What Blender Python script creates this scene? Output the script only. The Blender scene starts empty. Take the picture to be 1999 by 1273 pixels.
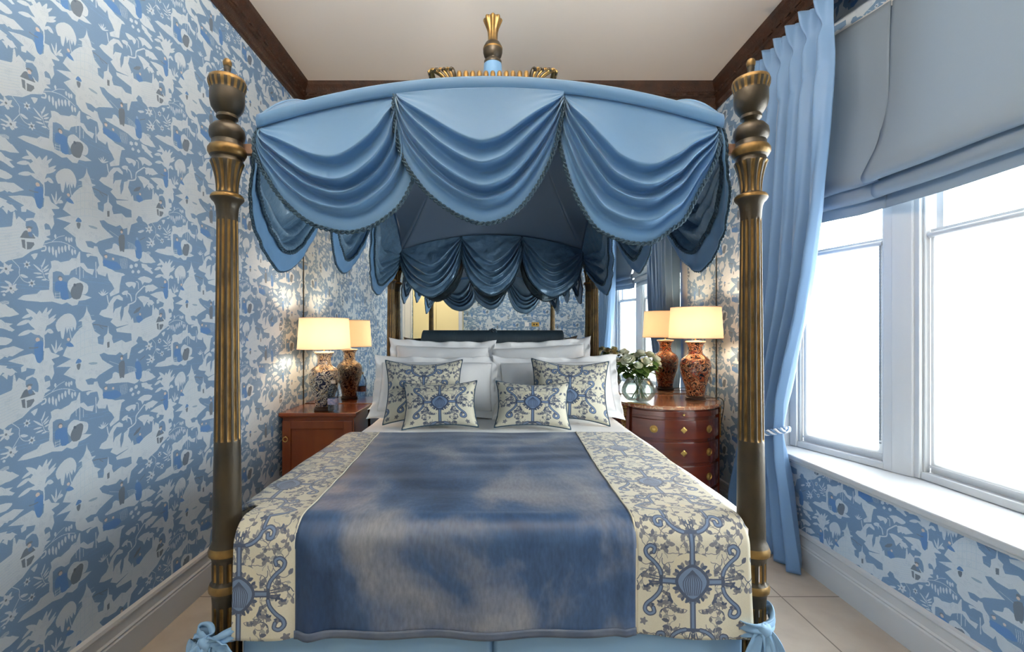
import bpy, bmesh, math, random
import numpy as np
from mathutils import Vector, Matrix, noise, Euler
R = math.radians; PI = math.pi
rnd = random.Random(7)

# ---------------------------------------------------------------- camera, sky, exposure
F = 888.4; CX = 962.0; CY = 650.0; EYE = 1.29
sc = bpy.context.scene
cam_d = bpy.data.cameras.new('camera'); cam = bpy.data.objects.new('camera', cam_d)
sc.collection.objects.link(cam); sc.camera = cam
cam.location = (0, 0, EYE); cam.rotation_euler = (PI/2, 0, 0)
cam_d.sensor_width = 36; cam_d.lens = 36*F/1999
cam_d.shift_x = (999.5-CX)/1999; cam_d.shift_y = (CY-636.5)/1999
cam_d.clip_start = 0.02
w = bpy.data.worlds.new('sky'); sc.world = w; w.use_nodes = True
w.node_tree.nodes['Background'].inputs[0].default_value = (1.0, 1.0, 0.99, 1)
w.node_tree.nodes['Background'].inputs[1].default_value = 8.5
sc.view_settings.view_transform = 'Standard'; sc.view_settings.look = 'None'
sc.view_settings.gamma = 1; sc.view_settings.use_curve_mapping = False
sc.view_settings.exposure = 1.35
try:
    sc.cycles.max_bounces = 10; sc.cycles.diffuse_bounces = 6; sc.cycles.glossy_bounces = 5
    sc.cycles.transmission_bounces = 8; sc.cycles.transparent_max_bounces = 16
    sc.cycles.caustics_reflective = False; sc.cycles.caustics_refractive = False
    sc.cycles.sample_clamp_indirect = 4.0
except Exception: pass

def W(x, y, D): return Vector(((x-CX)/F*D, D, EYE+(CY-y)/F*D))   # a pixel seen at depth D

# ---------------------------------------------------------------- helpers
def srgb(c):
    return tuple(((v/255)/12.92 if v/255 <= .04045 else ((v/255+.055)/1.055)**2.4) for v in c) + (1,)
def link(o, parent=None):
    sc.collection.objects.link(o)
    if parent is not None:
        o.parent = parent
        m = Matrix.Identity(4); p = parent; ch = []
        while p is not None: ch.append(p); p = p.parent
        for p in reversed(ch): m = m @ (p.matrix_parent_inverse @ p.matrix_basis)
        o.matrix_parent_inverse = m.inverted()
    return o
class MB:
    def __init__(s): s.v = []; s.f = []; s.m = []; s.uv = {}
    def add(s, vs, fs, mi=0, uvs=None):
        b = len(s.v); s.v.extend([tuple(v) for v in vs])
        for k, f in enumerate(fs):
            s.f.append(tuple(b+i for i in f)); s.m.append(mi if isinstance(mi, int) else mi[k])
        if uvs:
            for i, u in enumerate(uvs): s.uv[b+i] = u
        return s
    def box(s, a, b, mi=0, M=None):
        (x0, y0, z0), (x1, y1, z1) = a, b
        vs = [Vector(p) for p in ((x0,y0,z0),(x1,y0,z0),(x1,y1,z0),(x0,y1,z0),(x0,y0,z1),(x1,y0,z1),(x1,y1,z1),(x0,y1,z1))]
        if M is not None: vs = [M @ p for p in vs]
        return s.add(vs, [(0,3,2,1),(4,5,6,7),(0,1,5,4),(1,2,6,5),(2,3,7,6),(3,0,4,7)], mi)
    def grid(s, fn, nu, nv, mi=0, uvfn=None, closeu=False):
        vs = []; uvs = []
        cu = nu if closeu else nu+1
        for j in range(nv+1):
            for i in range(cu):
                u, v = i/nu, j/nv
                vs.append(fn(u, v)); uvs.append(uvfn(u, v) if uvfn else (u, v))
        fs = []
        for j in range(nv):
            for i in range(nu):
                a = j*cu+i; b = j*cu+(i+1) % cu
                fs.append((a, b, b+cu, a+cu))
        if callable(mi): mi = [mi((k % nu+.5)/nu, (k//nu+.5)/nv) for k in range(nu*nv)]
        return s.add(vs, fs, mi, uvs)
    def lathe(s, prof, seg=32, c=(0,0,0), mi=0, rf=None, cap=True, M=None):
        vs = []; n = len(prof)
        for (r, z) in prof:
            for k in range(seg):
                a = 2*PI*k/seg; rr = rf(r, z, a) if rf else r
                p = Vector((c[0]+rr*math.cos(a), c[1]+rr*math.sin(a), c[2]+z))
                vs.append(M @ p if M is not None else p)
        fs = []; ms = []
        for j in range(n-1):
            for k in range(seg):
                fs.append((j*seg+k, j*seg+(k+1) % seg, (j+1)*seg+(k+1) % seg, (j+1)*seg+k))
                ms.append(mi((prof[j][0]+prof[j+1][0])/2, (prof[j][1]+prof[j+1][1])/2, 2*PI*(k+.5)/seg) if callable(mi) else mi)
        if cap:
            fs.append(tuple(range(seg-1, -1, -1))); fs.append(tuple((n-1)*seg+k for k in range(seg)))
            ms += [ms[0] if ms else 0, ms[-1] if ms else 0]
        return s.add(vs, fs, ms)
    def tube(s, pts, r, seg=8, mi=0, closed=False, flat=1.0):
        pts = [Vector(p) for p in pts]; n = len(pts); vs = []
        up = Vector((0, 0, 1)); prev = None
        for i, p in enumerate(pts):
            t = (pts[(i+1) % n] if closed or i < n-1 else pts[i])-(pts[i-1] if closed or i > 0 else pts[i])
            if t.length < 1e-9: t = Vector((0, 0, 1))
            t.normalize()
            if prev is None:
                a = t.cross(up)
                if a.length < .1: a = t.cross(Vector((1, 0, 0)))
            else: a = prev-t*prev.dot(t)
            a.normalize(); prev = a; b = t.cross(a)
            rr = r(i/(n-1)) if callable(r) else r
            for k in range(seg):
                q = 2*PI*k/seg; vs.append(p+a*rr*math.cos(q)+b*rr*flat*math.sin(q))
        fs = []
        for i in range(n if closed else n-1):
            j = (i+1) % n
            for k in range(seg): fs.append((i*seg+k, i*seg+(k+1) % seg, j*seg+(k+1) % seg, j*seg+k))
        if not closed: fs += [tuple(range(seg-1, -1, -1)), tuple((n-1)*seg+k for k in range(seg))]
        return s.add(vs, fs, mi)
    def sweep(s, prof, path, mi=0):      # prof [(offset, z)], path [(x, y, nx, ny)] offset along n
        n = len(prof); vs = []
        for (x, y, nx, ny) in path:
            for (o, z) in prof: vs.append((x+nx*o, y+ny*o, z))
        fs = [(i*n+k, (i+1)*n+k, (i+1)*n+(k+1) % n, i*n+(k+1) % n) for i in range(len(path)-1) for k in range(n)]
        fs += [tuple(range(n)), tuple((len(path)-1)*n+k for k in reversed(range(n)))]
        return s.add(vs, fs, mi)
    def build(s, name, mats, parent=None, smooth=True, angle=40, solid=None, offs=-1, bevel=None, sub=0, fix=True):
        me = bpy.data.meshes.new(name); me.from_pydata(s.v, [], s.f)
        if not isinstance(mats, (list, tuple)): mats = [mats]
        for m in mats: me.materials.append(m)
        me.polygons.foreach_set('material_index', s.m)
        if s.uv:
            ul = me.uv_layers.new(name='uv'); vi = np.empty(len(me.loops), dtype=np.int32)
            me.loops.foreach_get('vertex_index', vi)
            arr = np.zeros((len(s.v), 2)); 
            for k, u in s.uv.items(): arr[k] = u
            ul.data.foreach_set('uv', arr[vi].ravel())
        if fix:
            bm = bmesh.new(); bm.from_mesh(me); bmesh.ops.recalc_face_normals(bm, faces=bm.faces); bm.to_mesh(me); bm.free()
        if smooth:
            me.shade_smooth()
            if angle < 180: 
                try: me.set_sharp_from_angle(angle=R(angle))
                except Exception: pass
        me.update()
        o = bpy.data.objects.new(name, me); link(o, parent)
        if bevel:
            b = o.modifiers.new('bevel', 'BEVEL'); b.width = bevel; b.segments = 2; b.limit_method = 'ANGLE'
        if sub:
            b = o.modifiers.new('sub', 'SUBSURF'); b.levels = b.render_levels = sub
        if solid:
            b = o.modifiers.new('solid', 'SOLIDIFY'); b.thickness = solid; b.offset = offs
            if len(mats) > 1: b.material_offset = 1
        return o
def tag(o, label, cat, group=None):
    o['label'] = label; o['category'] = cat
    if group: o['group'] = group
    return o
def thing(name, label, cat, loc=(0,0,0), group=None):
    o = bpy.data.objects.new(name, None); o.location = loc; o.empty_display_size = .1; sc.collection.objects.link(o)
    return tag(o, label, cat, group)
def struct(o): o['kind'] = 'structure'; return o

# ---------------------------------------------------------------- materials
def mat(name, col, rough=.6, metal=0, bump=None, var=None, sheen=0, spec=.5, coat=0):
    m = bpy.data.materials.new(name); m.use_nodes = True; nt = m.node_tree; b = nt.nodes['Principled BSDF']
    c = srgb(col); b.inputs['Base Color'].default_value = c
    b.inputs['Roughness'].default_value = rough; b.inputs['Metallic'].default_value = metal
    b.inputs['Specular IOR Level'].default_value = spec
    if sheen:
        b.inputs['Sheen Weight'].default_value = sheen; b.inputs['Sheen Roughness'].default_value = .4
    if coat: b.inputs['Coat Weight'].default_value = coat; b.inputs['Coat Roughness'].default_value = .1
    tc = nt.nodes.new('ShaderNodeTexCoord')
    if var:     # (scale, amount, colour2, stretch)
        n = nt.nodes.new('ShaderNodeTexNoise'); n.inputs['Scale'].default_value = var[0]; n.inputs['Detail'].default_value = 5
        mp = nt.nodes.new('ShaderNodeMapping'); nt.links.new(tc.outputs['Object'], mp.inputs[0]); nt.links.new(mp.outputs[0], n.inputs[0])
        if len(var) > 3: mp.inputs['Scale'].default_value = var[3]
        r = nt.nodes.new('ShaderNodeValToRGB'); r.color_ramp.elements[0].position = .5-var[1]; r.color_ramp.elements[1].position = .5+var[1]
        r.color_ramp.elements[0].color = c; r.color_ramp.elements[1].color = srgb(var[2])
        nt.links.new(n.outputs[0], r.inputs[0]); nt.links.new(r.outputs[0], b.inputs['Base Color'])
    if bump:    # (scale, strength, distance)
        n = nt.nodes.new('ShaderNodeTexNoise'); n.inputs['Scale'].default_value = bump[0]; n.inputs['Detail'].default_value = 4
        bp = nt.nodes.new('ShaderNodeBump'); bp.inputs['Strength'].default_value = bump[1]; bp.inputs['Distance'].default_value = bump[2]
        nt.links.new(tc.outputs['Object'], n.inputs[0]); nt.links.new(n.outputs[0], bp.inputs['Height']); nt.links.new(bp.outputs[0], b.inputs['Normal'])
    return m
def imgmat(name, arr, rough=.6, sheen=0, bump=0, uvscale=None):
    h, wd = arr.shape[:2]
    im = bpy.data.images.new(name, wd, h, alpha=False); 
    px = np.ones((h, wd, 4), dtype=np.float32); px[..., :3] = arr
    im.pixels.foreach_set(px.ravel()); im.update(); im.pack()
    m = bpy.data.materials.new(name); m.use_nodes = True; nt = m.node_tree; b = nt.nodes['Principled BSDF']
    t = nt.nodes.new('ShaderNodeTexImage'); t.image = im; t.extension = 'REPEAT'
    uv = nt.nodes.new('ShaderNodeUVMap'); uv.uv_map = 'uv'
    nt.links.new(uv.outputs[0], t.inputs[0]); nt.links.new(t.outputs[0], b.inputs['Base Color'])
    b.inputs['Roughness'].default_value = rough; b.inputs['Specular IOR Level'].default_value = .3
    if sheen: b.inputs['Sheen Weight'].default_value = sheen
    if bump:
        bp = nt.nodes.new('ShaderNodeBump'); bp.inputs['Strength'].default_value = .5; bp.inputs['Distance'].default_value = bump
        bp.invert = True
        nt.links.new(t.outputs[0], bp.inputs['Height']); nt.links.new(bp.outputs[0], b.inputs['Normal'])
    return m

M = {}
M['canopy'] = mat('blue_satin_fabric', (100,144,186), .58, sheen=.2, bump=(9,.12,.02))
M['lining'] = mat('dark_blue_satin_lining', (106,140,168), .28, .2, bump=(14,.7,.025), spec=.9)
M['rooflining'] = mat('slate_blue_lining', (106,126,150), .5)
M['trim'] = mat('teal_braid', (54,84,104), .7, bump=(160,.9,.01))
M['bronze'] = mat('dark_bronze_paint', (46,42,33), .40, .3, var=(14,.25,(66,56,38)), bump=(60,.15,.005))
M['gold'] = mat('rubbed_gilding', (160,126,70), .38, .6, var=(22,.22,(92,74,44)))
M['railwood'] = mat('pale_wood_rail', (176,140,118), .6)
M['cornice'] = mat('dark_carved_wood', (66,38,22), .42, var=(18,.2,(38,22,14)), bump=(120,.6,.01))
M['ceiling'] = mat('cream_plaster', (244,238,230), .9)
M['white'] = mat('white_gloss_paint', (196,199,202), .35)
M['linen'] = mat('white_linen', (250,250,250), .85, sheen=.2, bump=(14,.25,.02))
M['curtain'] = mat('blue_curtain_fabric', (104,138,176), .6, sheen=.3)
M['skirt'] = mat('pale_blue_skirt_fabric', (130,168,202), .6, bump=(4,.2,.02))
M['headboard'] = mat('dark_teal_silk', (34,54,66), .5)
M['mahogany'] = mat('red_mahogany', (146,76,36), .22, coat=.5, var=(6,.3,(112,52,26),(1,1,.15)))
M['mahogany2'] = mat('dark_mahogany', (116,50,28), .2, coat=.7, var=(7,.3,(76,30,18),(.2,1,2)))
M['brass'] = mat('brass', (206,170,96), .3, .9)
M['ormolu'] = mat('gilt_bronze', (190,150,84), .35, .85, bump=(90,1,.02))
M['black'] = mat('black_plastic', (20,20,20), .4)
M['porcelain'] = mat('white_porcelain', (235,230,220), .15)
M['darkwood'] = mat('dark_wood_stand', (50,36,26), .35)
M['paper'] = mat('white_card', (238,240,244), .6)
M['dark'] = mat('shadow_gap', (18,16,14), .8)
M['cream'] = mat('cream_lacquer', (246,226,170), .5)
M['leaf'] = mat('rose_leaf_green', (72,108,44), .5, var=(30,.25,(108,140,66)))
M['petal'] = mat('cream_white_petal', (252,252,240), .6, var=(10,.3,(222,230,190)))
M['stem'] = mat('green_stem', (70,100,46), .5)
M['chain'] = mat('grey_bead_chain', (150,156,162), .4, .5)

def glass(name, tint=(1,1,1), refl=.08, rough=0.0):
    m = bpy.data.materials.new(name); m.use_nodes = True; nt = m.node_tree; nt.nodes.clear()
    o = nt.nodes.new('ShaderNodeOutputMaterial'); mx = nt.nodes.new('ShaderNodeMixShader')
    t = nt.nodes.new('ShaderNodeBsdfTransparent'); t.inputs[0].default_value = (*tint, 1)
    g = nt.nodes.new('ShaderNodeBsdfGlossy'); g.inputs['Roughness'].default_value = rough
    lw = nt.nodes.new('ShaderNodeLayerWeight'); lw.inputs[0].default_value = .25
    mm = nt.nodes.new('ShaderNodeMath'); mm.operation = 'MULTIPLY_ADD'; mm.inputs[1].default_value = .7; mm.inputs[2].default_value = refl
    nt.links.new(lw.outputs['Fresnel'], mm.inputs[0]); nt.links.new(mm.outputs[0], mx.inputs[0])
    nt.links.new(t.outputs[0], mx.inputs[1]); nt.links.new(g.outputs[0], mx.inputs[2]); nt.links.new(mx.outputs[0], o.inputs[0])
    return m
M['pane'] = glass('window_glass', (.96,.98,.98), .03)
M['glass'] = glass('clear_glass', (.90,.95,.93), .06)
M['pet'] = glass('clear_blue_plastic', (.62,.76,.90), .08)
def translucent(name, col, tr, trans=0.0, cola=None):
    m = bpy.data.materials.new(name); m.use_nodes = True; nt = m.node_tree; nt.nodes.clear()
    o = nt.nodes.new('ShaderNodeOutputMaterial'); mx = nt.nodes.new('ShaderNodeMixShader'); mx.inputs[0].default_value = tr
    d = nt.nodes.new('ShaderNodeBsdfDiffuse'); d.inputs[0].default_value = srgb(col)
    t = nt.nodes.new('ShaderNodeBsdfTranslucent'); t.inputs[0].default_value = srgb(cola or col)
    nt.links.new(d.outputs[0], mx.inputs[1]); nt.links.new(t.outputs[0], mx.inputs[2])
    last = mx
    if trans:
        m2 = nt.nodes.new('ShaderNodeMixShader'); m2.inputs[0].default_value = trans
        tp = nt.nodes.new('ShaderNodeBsdfTransparent'); nt.links.new(mx.outputs[0], m2.inputs[1]); nt.links.new(tp.outputs[0], m2.inputs[2]); last = m2
    nt.links.new(last.outputs[0], o.inputs[0]); return m
M['shade'] = translucent('cream_lampshade', (236,214,188), .16)
M['blind'] = translucent('grey_blue_blind_fabric', (138,152,166), .20, cola=(142,154,164))
M['sheer'] = translucent('sheer_white_roller_blind', (250,252,252), .6, .45)
m = bpy.data.materials.new('mirror_glass'); m.use_nodes = True; b = m.node_tree.nodes['Principled BSDF']
b.inputs['Base Color'].default_value = (.86,.88,.86,1); b.inputs['Metallic'].default_value = 1; b.inputs['Roughness'].default_value = .004; M['mirror'] = m

def vase_mat(name, ground, ink, band):
    m = mat(name, ground, .12, coat=.4); nt = m.node_tree; b = nt.nodes['Principled BSDF']
    tc = nt.nodes['Texture Coordinate']
    n = nt.nodes.new('ShaderNodeTexNoise'); n.inputs['Scale'].default_value = 19; n.inputs['Detail'].default_value = 2.5; n.inputs['Distortion'].default_value = 1.6
    nt.links.new(tc.outputs['Object'], n.inputs[0])
    r = nt.nodes.new('ShaderNodeValToRGB'); cr = r.color_ramp; cr.interpolation = 'CONSTANT'
    cols = [(0, ground), (.38, ink), (.44, ground), (.49, ink), (.535, ground), (.59, band), (.66, ground)]
    cr.elements[0].position = 0; cr.elements[0].color = srgb(cols[0][1]); cr.elements[1].position = .38; cr.elements[1].color = srgb(cols[1][1])
    for p, c in cols[2:]: e = cr.elements.new(p); e.color = srgb(c)
    nt.links.new(n.outputs[0], r.inputs[0]); nt.links.new(r.outputs[0], b.inputs['Base Color']); return m
M['vase_blue'] = vase_mat('blue_and_white_porcelain', (34,38,62), (224,216,196), (196,176,140))
M['vase_rust'] = vase_mat('rust_and_navy_porcelain', (36,26,34), (214,150,104), (170,84,48))

def marble(name):
    m = mat(name, (206,150,112), .12, coat=.5, var=(9,.16,(150,84,60))); nt = m.node_tree; b = nt.nodes['Principled BSDF']
    v = nt.nodes.new('ShaderNodeTexVoronoi'); v.feature = 'DISTANCE_TO_EDGE'; v.inputs['Scale'].default_value = 22
    nt.links.new(nt.nodes['Texture Coordinate'].outputs['Object'], v.inputs[0])
    r = nt.nodes.new('ShaderNodeValToRGB'); r.color_ramp.elements[0].position = .0; r.color_ramp.elements[0].color = (.75,.66,.52,1)
    r.color_ramp.elements[1].position = .08; r.color_ramp.elements[1].color = (0,0,0,1)
    mx = nt.nodes.new('ShaderNodeMixRGB'); mx.inputs[2].default_value = srgb((214,196,164))
    old = b.inputs['Base Color'].links[0].from_socket
    nt.links.new(v.outputs[0], r.inputs[0]); nt.links.new(r.outputs[0], mx.inputs[0]); nt.links.new(old, mx.inputs[1]); nt.links.new(mx.outputs[0], b.inputs['Base Color'])
    return m
M['marble'] = marble('rose_marble')

def floor_mat():
    m = mat('limestone_tiles', (190,182,170), .5, var=(7,.3,(168,158,146)), bump=(60,.1,.004)); nt = m.node_tree; b = nt.nodes['Principled BSDF']
    br = nt.nodes.new('ShaderNodeTexBrick'); br.offset = 0; br.inputs['Scale'].default_value = 1
    br.inputs['Brick Width'].default_value = .6; br.inputs['Row Height'].default_value = .6; br.inputs['Mortar Size'].default_value = .0035
    mp = nt.nodes.new('ShaderNodeMapping'); mp.inputs['Location'].default_value = (-1.41+3, -2.225+3, 0)
    nt.links.new(nt.nodes['Texture Coordinate'].outputs['Object'], mp.inputs[0]); nt.links.new(mp.outputs[0], br.inputs[0])
    mx = nt.nodes.new('ShaderNodeMixRGB'); old = b.inputs['Base Color'].links[0].from_socket
    mx.inputs[2].default_value = srgb((118,110,102)); nt.links.new(br.outputs['Fac'], mx.inputs[0]); nt.links.new(old, mx.inputs[1]); nt.links.new(mx.outputs[0], b.inputs['Base Color'])
    return m
M['floor'] = floor_mat()

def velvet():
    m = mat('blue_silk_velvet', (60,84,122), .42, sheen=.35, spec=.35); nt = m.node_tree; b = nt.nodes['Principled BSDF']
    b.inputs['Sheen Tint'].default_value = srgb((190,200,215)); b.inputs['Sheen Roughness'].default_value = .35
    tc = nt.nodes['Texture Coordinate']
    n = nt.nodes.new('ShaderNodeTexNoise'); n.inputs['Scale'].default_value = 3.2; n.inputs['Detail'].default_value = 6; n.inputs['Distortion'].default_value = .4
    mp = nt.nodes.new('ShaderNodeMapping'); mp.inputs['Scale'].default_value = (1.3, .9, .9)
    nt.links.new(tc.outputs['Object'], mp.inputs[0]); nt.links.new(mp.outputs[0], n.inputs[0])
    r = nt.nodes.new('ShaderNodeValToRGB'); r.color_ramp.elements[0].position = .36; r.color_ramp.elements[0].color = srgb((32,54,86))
    r.color_ramp.elements[1].position = .68; r.color_ramp.elements[1].color = srgb((128,132,142))  # grey-beige end paints the sheen of brushed pile into the colour
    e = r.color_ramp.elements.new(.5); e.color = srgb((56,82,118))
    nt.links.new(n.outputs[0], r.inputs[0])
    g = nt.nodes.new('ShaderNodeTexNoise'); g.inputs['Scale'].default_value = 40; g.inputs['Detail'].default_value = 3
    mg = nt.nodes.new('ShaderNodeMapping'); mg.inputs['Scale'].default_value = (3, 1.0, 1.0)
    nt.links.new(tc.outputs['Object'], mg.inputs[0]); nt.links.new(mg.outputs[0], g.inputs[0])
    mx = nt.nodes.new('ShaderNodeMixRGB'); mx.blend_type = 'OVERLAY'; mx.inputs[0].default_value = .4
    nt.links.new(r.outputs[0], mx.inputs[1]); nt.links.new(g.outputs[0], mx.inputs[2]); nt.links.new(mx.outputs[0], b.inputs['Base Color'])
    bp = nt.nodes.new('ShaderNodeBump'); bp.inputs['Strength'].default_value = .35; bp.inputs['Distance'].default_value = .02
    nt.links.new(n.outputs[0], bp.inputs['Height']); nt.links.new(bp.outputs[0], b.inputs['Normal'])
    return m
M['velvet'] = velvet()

# ---------------------------------------------------------------- painted patterns (drawn here, polygon by polygon)
def smooth_poly(p, closed=True, n=4):
    p = np.array(p, float); N = len(p); out = []
    rng = range(N) if closed else range(N-1)
    for i in rng:
        a, b, c, d = (p[(i-1) % N], p[i], p[(i+1) % N], p[(i+2) % N]) if closed else (p[max(i-1,0)], p[i], p[i+1], p[min(i+2,N-1)])
        for k in range(n):
            t = k/n; out.append(.5*((2*b)+(-a+c)*t+(2*a-5*b+4*c-d)*t*t+(-a+3*b-3*c+d)*t**3))
    if not closed: out.append(p[-1])
    return np.array(out)
class Canvas:
    def __init__(s, w, h, bg): s.w, s.h = w, h; s.a = np.zeros((h, w, 3), np.float32)+np.array(bg, np.float32)/255
    def _put(s, x0, y0, mask, col):
        ys, xs = np.nonzero(mask); s.a[(ys+y0) % s.h, (xs+x0) % s.w] = np.array(col, np.float32)/255
    def poly(s, P, col):
        P = np.asarray(P, float); x0, y0 = np.floor(P.min(0)).astype(int); x1, y1 = np.ceil(P.max(0)).astype(int)
        if x1-x0 < 1 or y1-y0 < 1: return
        X, Y = np.meshgrid(np.arange(x0, x1+1)+.5, np.arange(y0, y1+1)+.5); ins = np.zeros(X.shape, bool)
        for i in range(len(P)):
            ax, ay = P[i-1]; bx, by = P[i]
            if ay == by: continue
            c = ((ay > Y) != (by > Y)) & (X < (bx-ax)*(Y-ay)/(by-ay)+ax); ins ^= c
        s._put(x0, y0, ins, col)
    def line(s, P, wd, col):
        P = np.asarray(P, float)
        for i in range(len(P)-1):
            a, b = P[i], P[i+1]; ww = wd if not callable(wd) else wd(i/(len(P)-1))
            x0, y0 = np.floor(np.minimum(a, b)-ww).astype(int); x1, y1 = np.ceil(np.maximum(a, b)+ww).astype(int)
            X, Y = np.meshgrid(np.arange(x0, x1+1)+.5, np.arange(y0, y1+1)+.5); d = b-a; L = max((d**2).sum(), 1e-6)
            t = np.clip(((X-a[0])*d[0]+(Y-a[1])*d[1])/L, 0, 1)
            s._put(x0, y0, (X-a[0]-t*d[0])**2+(Y-a[1]-t*d[1])**2 < (ww/2)**2, col)
    def disc(s, c, r, col): s.line([c, (c[0]+.01, c[1])], 2*r, col)

TW, TV = .565, .495          # wallpaper roll width and repeat height (m), half-drop match
TPX = 1320                   # texels per metre
def wallpaper():
    w, h = int(round(2*TW*TPX)), int(round(TV*TPX)); sx = w/(2*TW); sy = h/TV
    GR = (112,142,176); WH = (194,207,218); SK = (204,192,188); DK = (104,118,134); BL = (88,130,184); LB = (140,170,206)
    cv = Canvas(w, h, GR)
    r2 = random.Random(3)
    for k in range(90):      # faint brushed lines in the ground
        x, y = r2.random()*w, r2.random()*h; L = r2.uniform(60, 220)
        cv.line([(x, y), (x+L/2, y+r2.uniform(-3, 3)), (x+L, y)], 1.6, (118,156,198))
    ORG = {'A': (0,280), 'B': (0,460), 'C': (140,250), 'D': (140,430)}
    def tr(c, pts):
        ox, oy = ORG[c]; out = []
        for (x, y) in pts:
            X = ox+x/6.3625; Y = oy+y/6.3625; D = 1.453*F/(CX-X); z = (CY-Y)/F*D
            out.append((D*sx, z*sy))
        return np.array(out)
    def both(fn, P):
        fn(P); fn(P+np.array((TW*sx, .5*h)))
    def pg(c, pts, col=WH, sm=2):
        P = tr(c, pts); P = smooth_poly(P, True, sm) if sm > 1 else P; both(lambda q: cv.poly(q, col), P)
    def ln(c, pts, wd=10, col=WH):
        P = smooth_poly(tr(c, pts), False, 3); both(lambda q: cv.line(q, wd*.25*1.32, col), P)
    def dc(c, p, r, col): P = tr(c, [p]); both(lambda q: cv.disc(q[0], r*.25*1.32, col), P)
    def leaf(c, a, b, wd, col=WH):
        a = np.array(a, float); b = np.array(b, float); d = b-a; n = np.array((-d[1], d[0]))/max(np.hypot(*d), 1e-6)
        pg(c, [a, a+d*.3+n*wd*.5, a+d*.7+n*wd*.45, b, a+d*.7-n*wd*.3, a+d*.3-n*wd*.4], col)
    # pagoda, its rock, waterfall and the long root below
    pg('C', [(185,490),(200,560),(225,610),(250,690),(300,710),(250,730),(285,840),(360,915),(320,925),(330,1010),(390,1045),(400,1000),(400,945),(440,920),
      (455,820),(462,920),(505,970),(500,1010),(520,1070),(620,1060),(670,1110),(745,1110),(740,1020),(690,1000),(560,940),(550,900),(700,900),(760,830),(770,900),
      (880,930),(990,890),(1040,800),(1120,900),(1150,1010),(1018,1100),(940,1100),(870,1110),(830,1090),(800,1140),(820,1170),(740,1200),(710,1325),(690,1325),(690,1240),(640,1255),(600,1205),(550,1225),
      (450,1185),(400,1145),(345,1150),(380,1225),(440,1285),(520,1355),(440,1375),(340,1405),(300,1435),(240,1405),(170,1405),(200,1475),(270,1495),(280,1465),(320,1475),
      (340,1545),(385,1605),(390,1715),(470,1735),(540,1785),(640,1805),(665,1825),(620,1845),(600,1945),(590,2045),(480,2095),(470,2055),(530,1995),(500,1935),(460,1885),(440,1795),
      (420,1845),(330,1815),(310,1765),(340,1705),(320,1605),(230,1555),(130,1535),(60,1465),(45,1395),(49,1361),(-101,1246),(-11,1181),(-191,1121),(-6,1086),(-111,1011),(-71,931),(39,791),
      (100,740),(130,730),(125,660),(80,650),(150,610),(175,560)], WH, 1)
    for yy in (620, 700, 800, 900, 1000, 1090): ln('C', [(90-(yy-620)*.15,yy+20),(185,yy),(280+(yy-620)*.1,yy+20)], 5, (172,194,212))
    for xx in (60,110,160,210,260): ln('C', [(xx,780),(xx,1100)], 4, (176,198,214))
    pg('C', [(590,490),(635,545),(635,580),(600,560),(560,530),(520,570),(515,700),(540,650),(620,640),(600,720),(610,830),(640,760),(650,670),(720,650),(700,740),(740,830),
      (740,900),(560,880),(480,790),(510,760),(400,700),(340,650),(370,610),(430,610),(480,530),(520,490)], WH, 1)
    ln('C', [(440,450),(455,540),(480,600)], 18); ln('C', [(700,650),(790,640),(800,560),(850,520),(905,490),(930,540)], 20); ln('C', [(745,620),(730,545),(690,500)], 22)
    ln('C', [(830,500),(825,420),(800,400)], 14); ln('C', [(820,600),(900,640),(1000,720)], 10)
    for q in ([(620,480),(660,465),(700,480),(690,510),(690,560),(675,520),(640,510)],[(665,370),(740,380),(800,420),(775,480),(750,430),(710,440)],
              [(820,370),(900,365),(1000,440),(960,470),(900,440),(880,470),(860,410)],[(920,490),(1000,510),(1060,560),(1000,590),(960,560),(920,580)],
              [(820,600),(900,610),(960,670),(1020,730),(990,760),(940,700),(900,750),(880,690)]): pg('C', q)
    pg('C', [(440,1030),(470,1030),(470,1100),(442,1100)], DK, 1)
    ln('C', [(270,750),(330,775),(370,800),(440,835)], 14, DK); ln('C', [(350,800),(390,845)], 12, DK)
    pg('C', [(50,1150),(80,1110),(120,1145),(115,1170),(60,1165)], BL); pg('C', [(60,1180),(110,1180),(100,1245),(75,1245)], DK)
    pg('C', [(205,1210),(260,1215),(320,1240),(300,1255),(240,1240)], (140,165,190)); 
    pg('C', [(765,785),(800,740),(860,732),(830,780)], DK); pg('C', [(800,835),(865,850),(885,930),(820,915)], BL); dc('C', (850,820), 20, SK)
    # palm, willow, standing man, island
    pg('A', [(400,230),(440,215),(480,165),(505,215),(560,190),(600,260),(600,330),(565,420),(545,510),(510,490),(440,385),(380,270)])
    for t, wd in (((320,75),60),((270,180),50),((205,245),60),((220,380),60),((485,155),60),((585,145),60),((650,185),50),((700,275),50),((700,325),55),((665,495),60)):
        a = (500,300) if t[1] < 200 else (520,460) if t[1] > 350 else (480,380) if t[0] < 400 else (540,360)
        if t == (665,495): leaf('A', (545,480), (600,425), 40); leaf('A', (590,425), t, 50); continue
        if t[0] < 280: mid = ((t[0]+a[0])/2, min(t[1],a[1])-10); leaf('A', a, mid, wd); leaf('A', (mid[0]+30, mid[1]+8), t, wd)
        else: leaf('A', a, t, wd)
    ln('A', [(540,470),(548,560),(545,670)], 18)
    pg('A', [(690,410),(720,350),(800,310),(880,330),(930,400),(950,480),(930,560),(910,500),(895,560),(870,500),(850,510),(830,560),(815,470),(790,610),(760,580),(750,500),(720,500)])
    ln('A', [(860,500),(880,620),(915,735)], 12)
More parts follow.
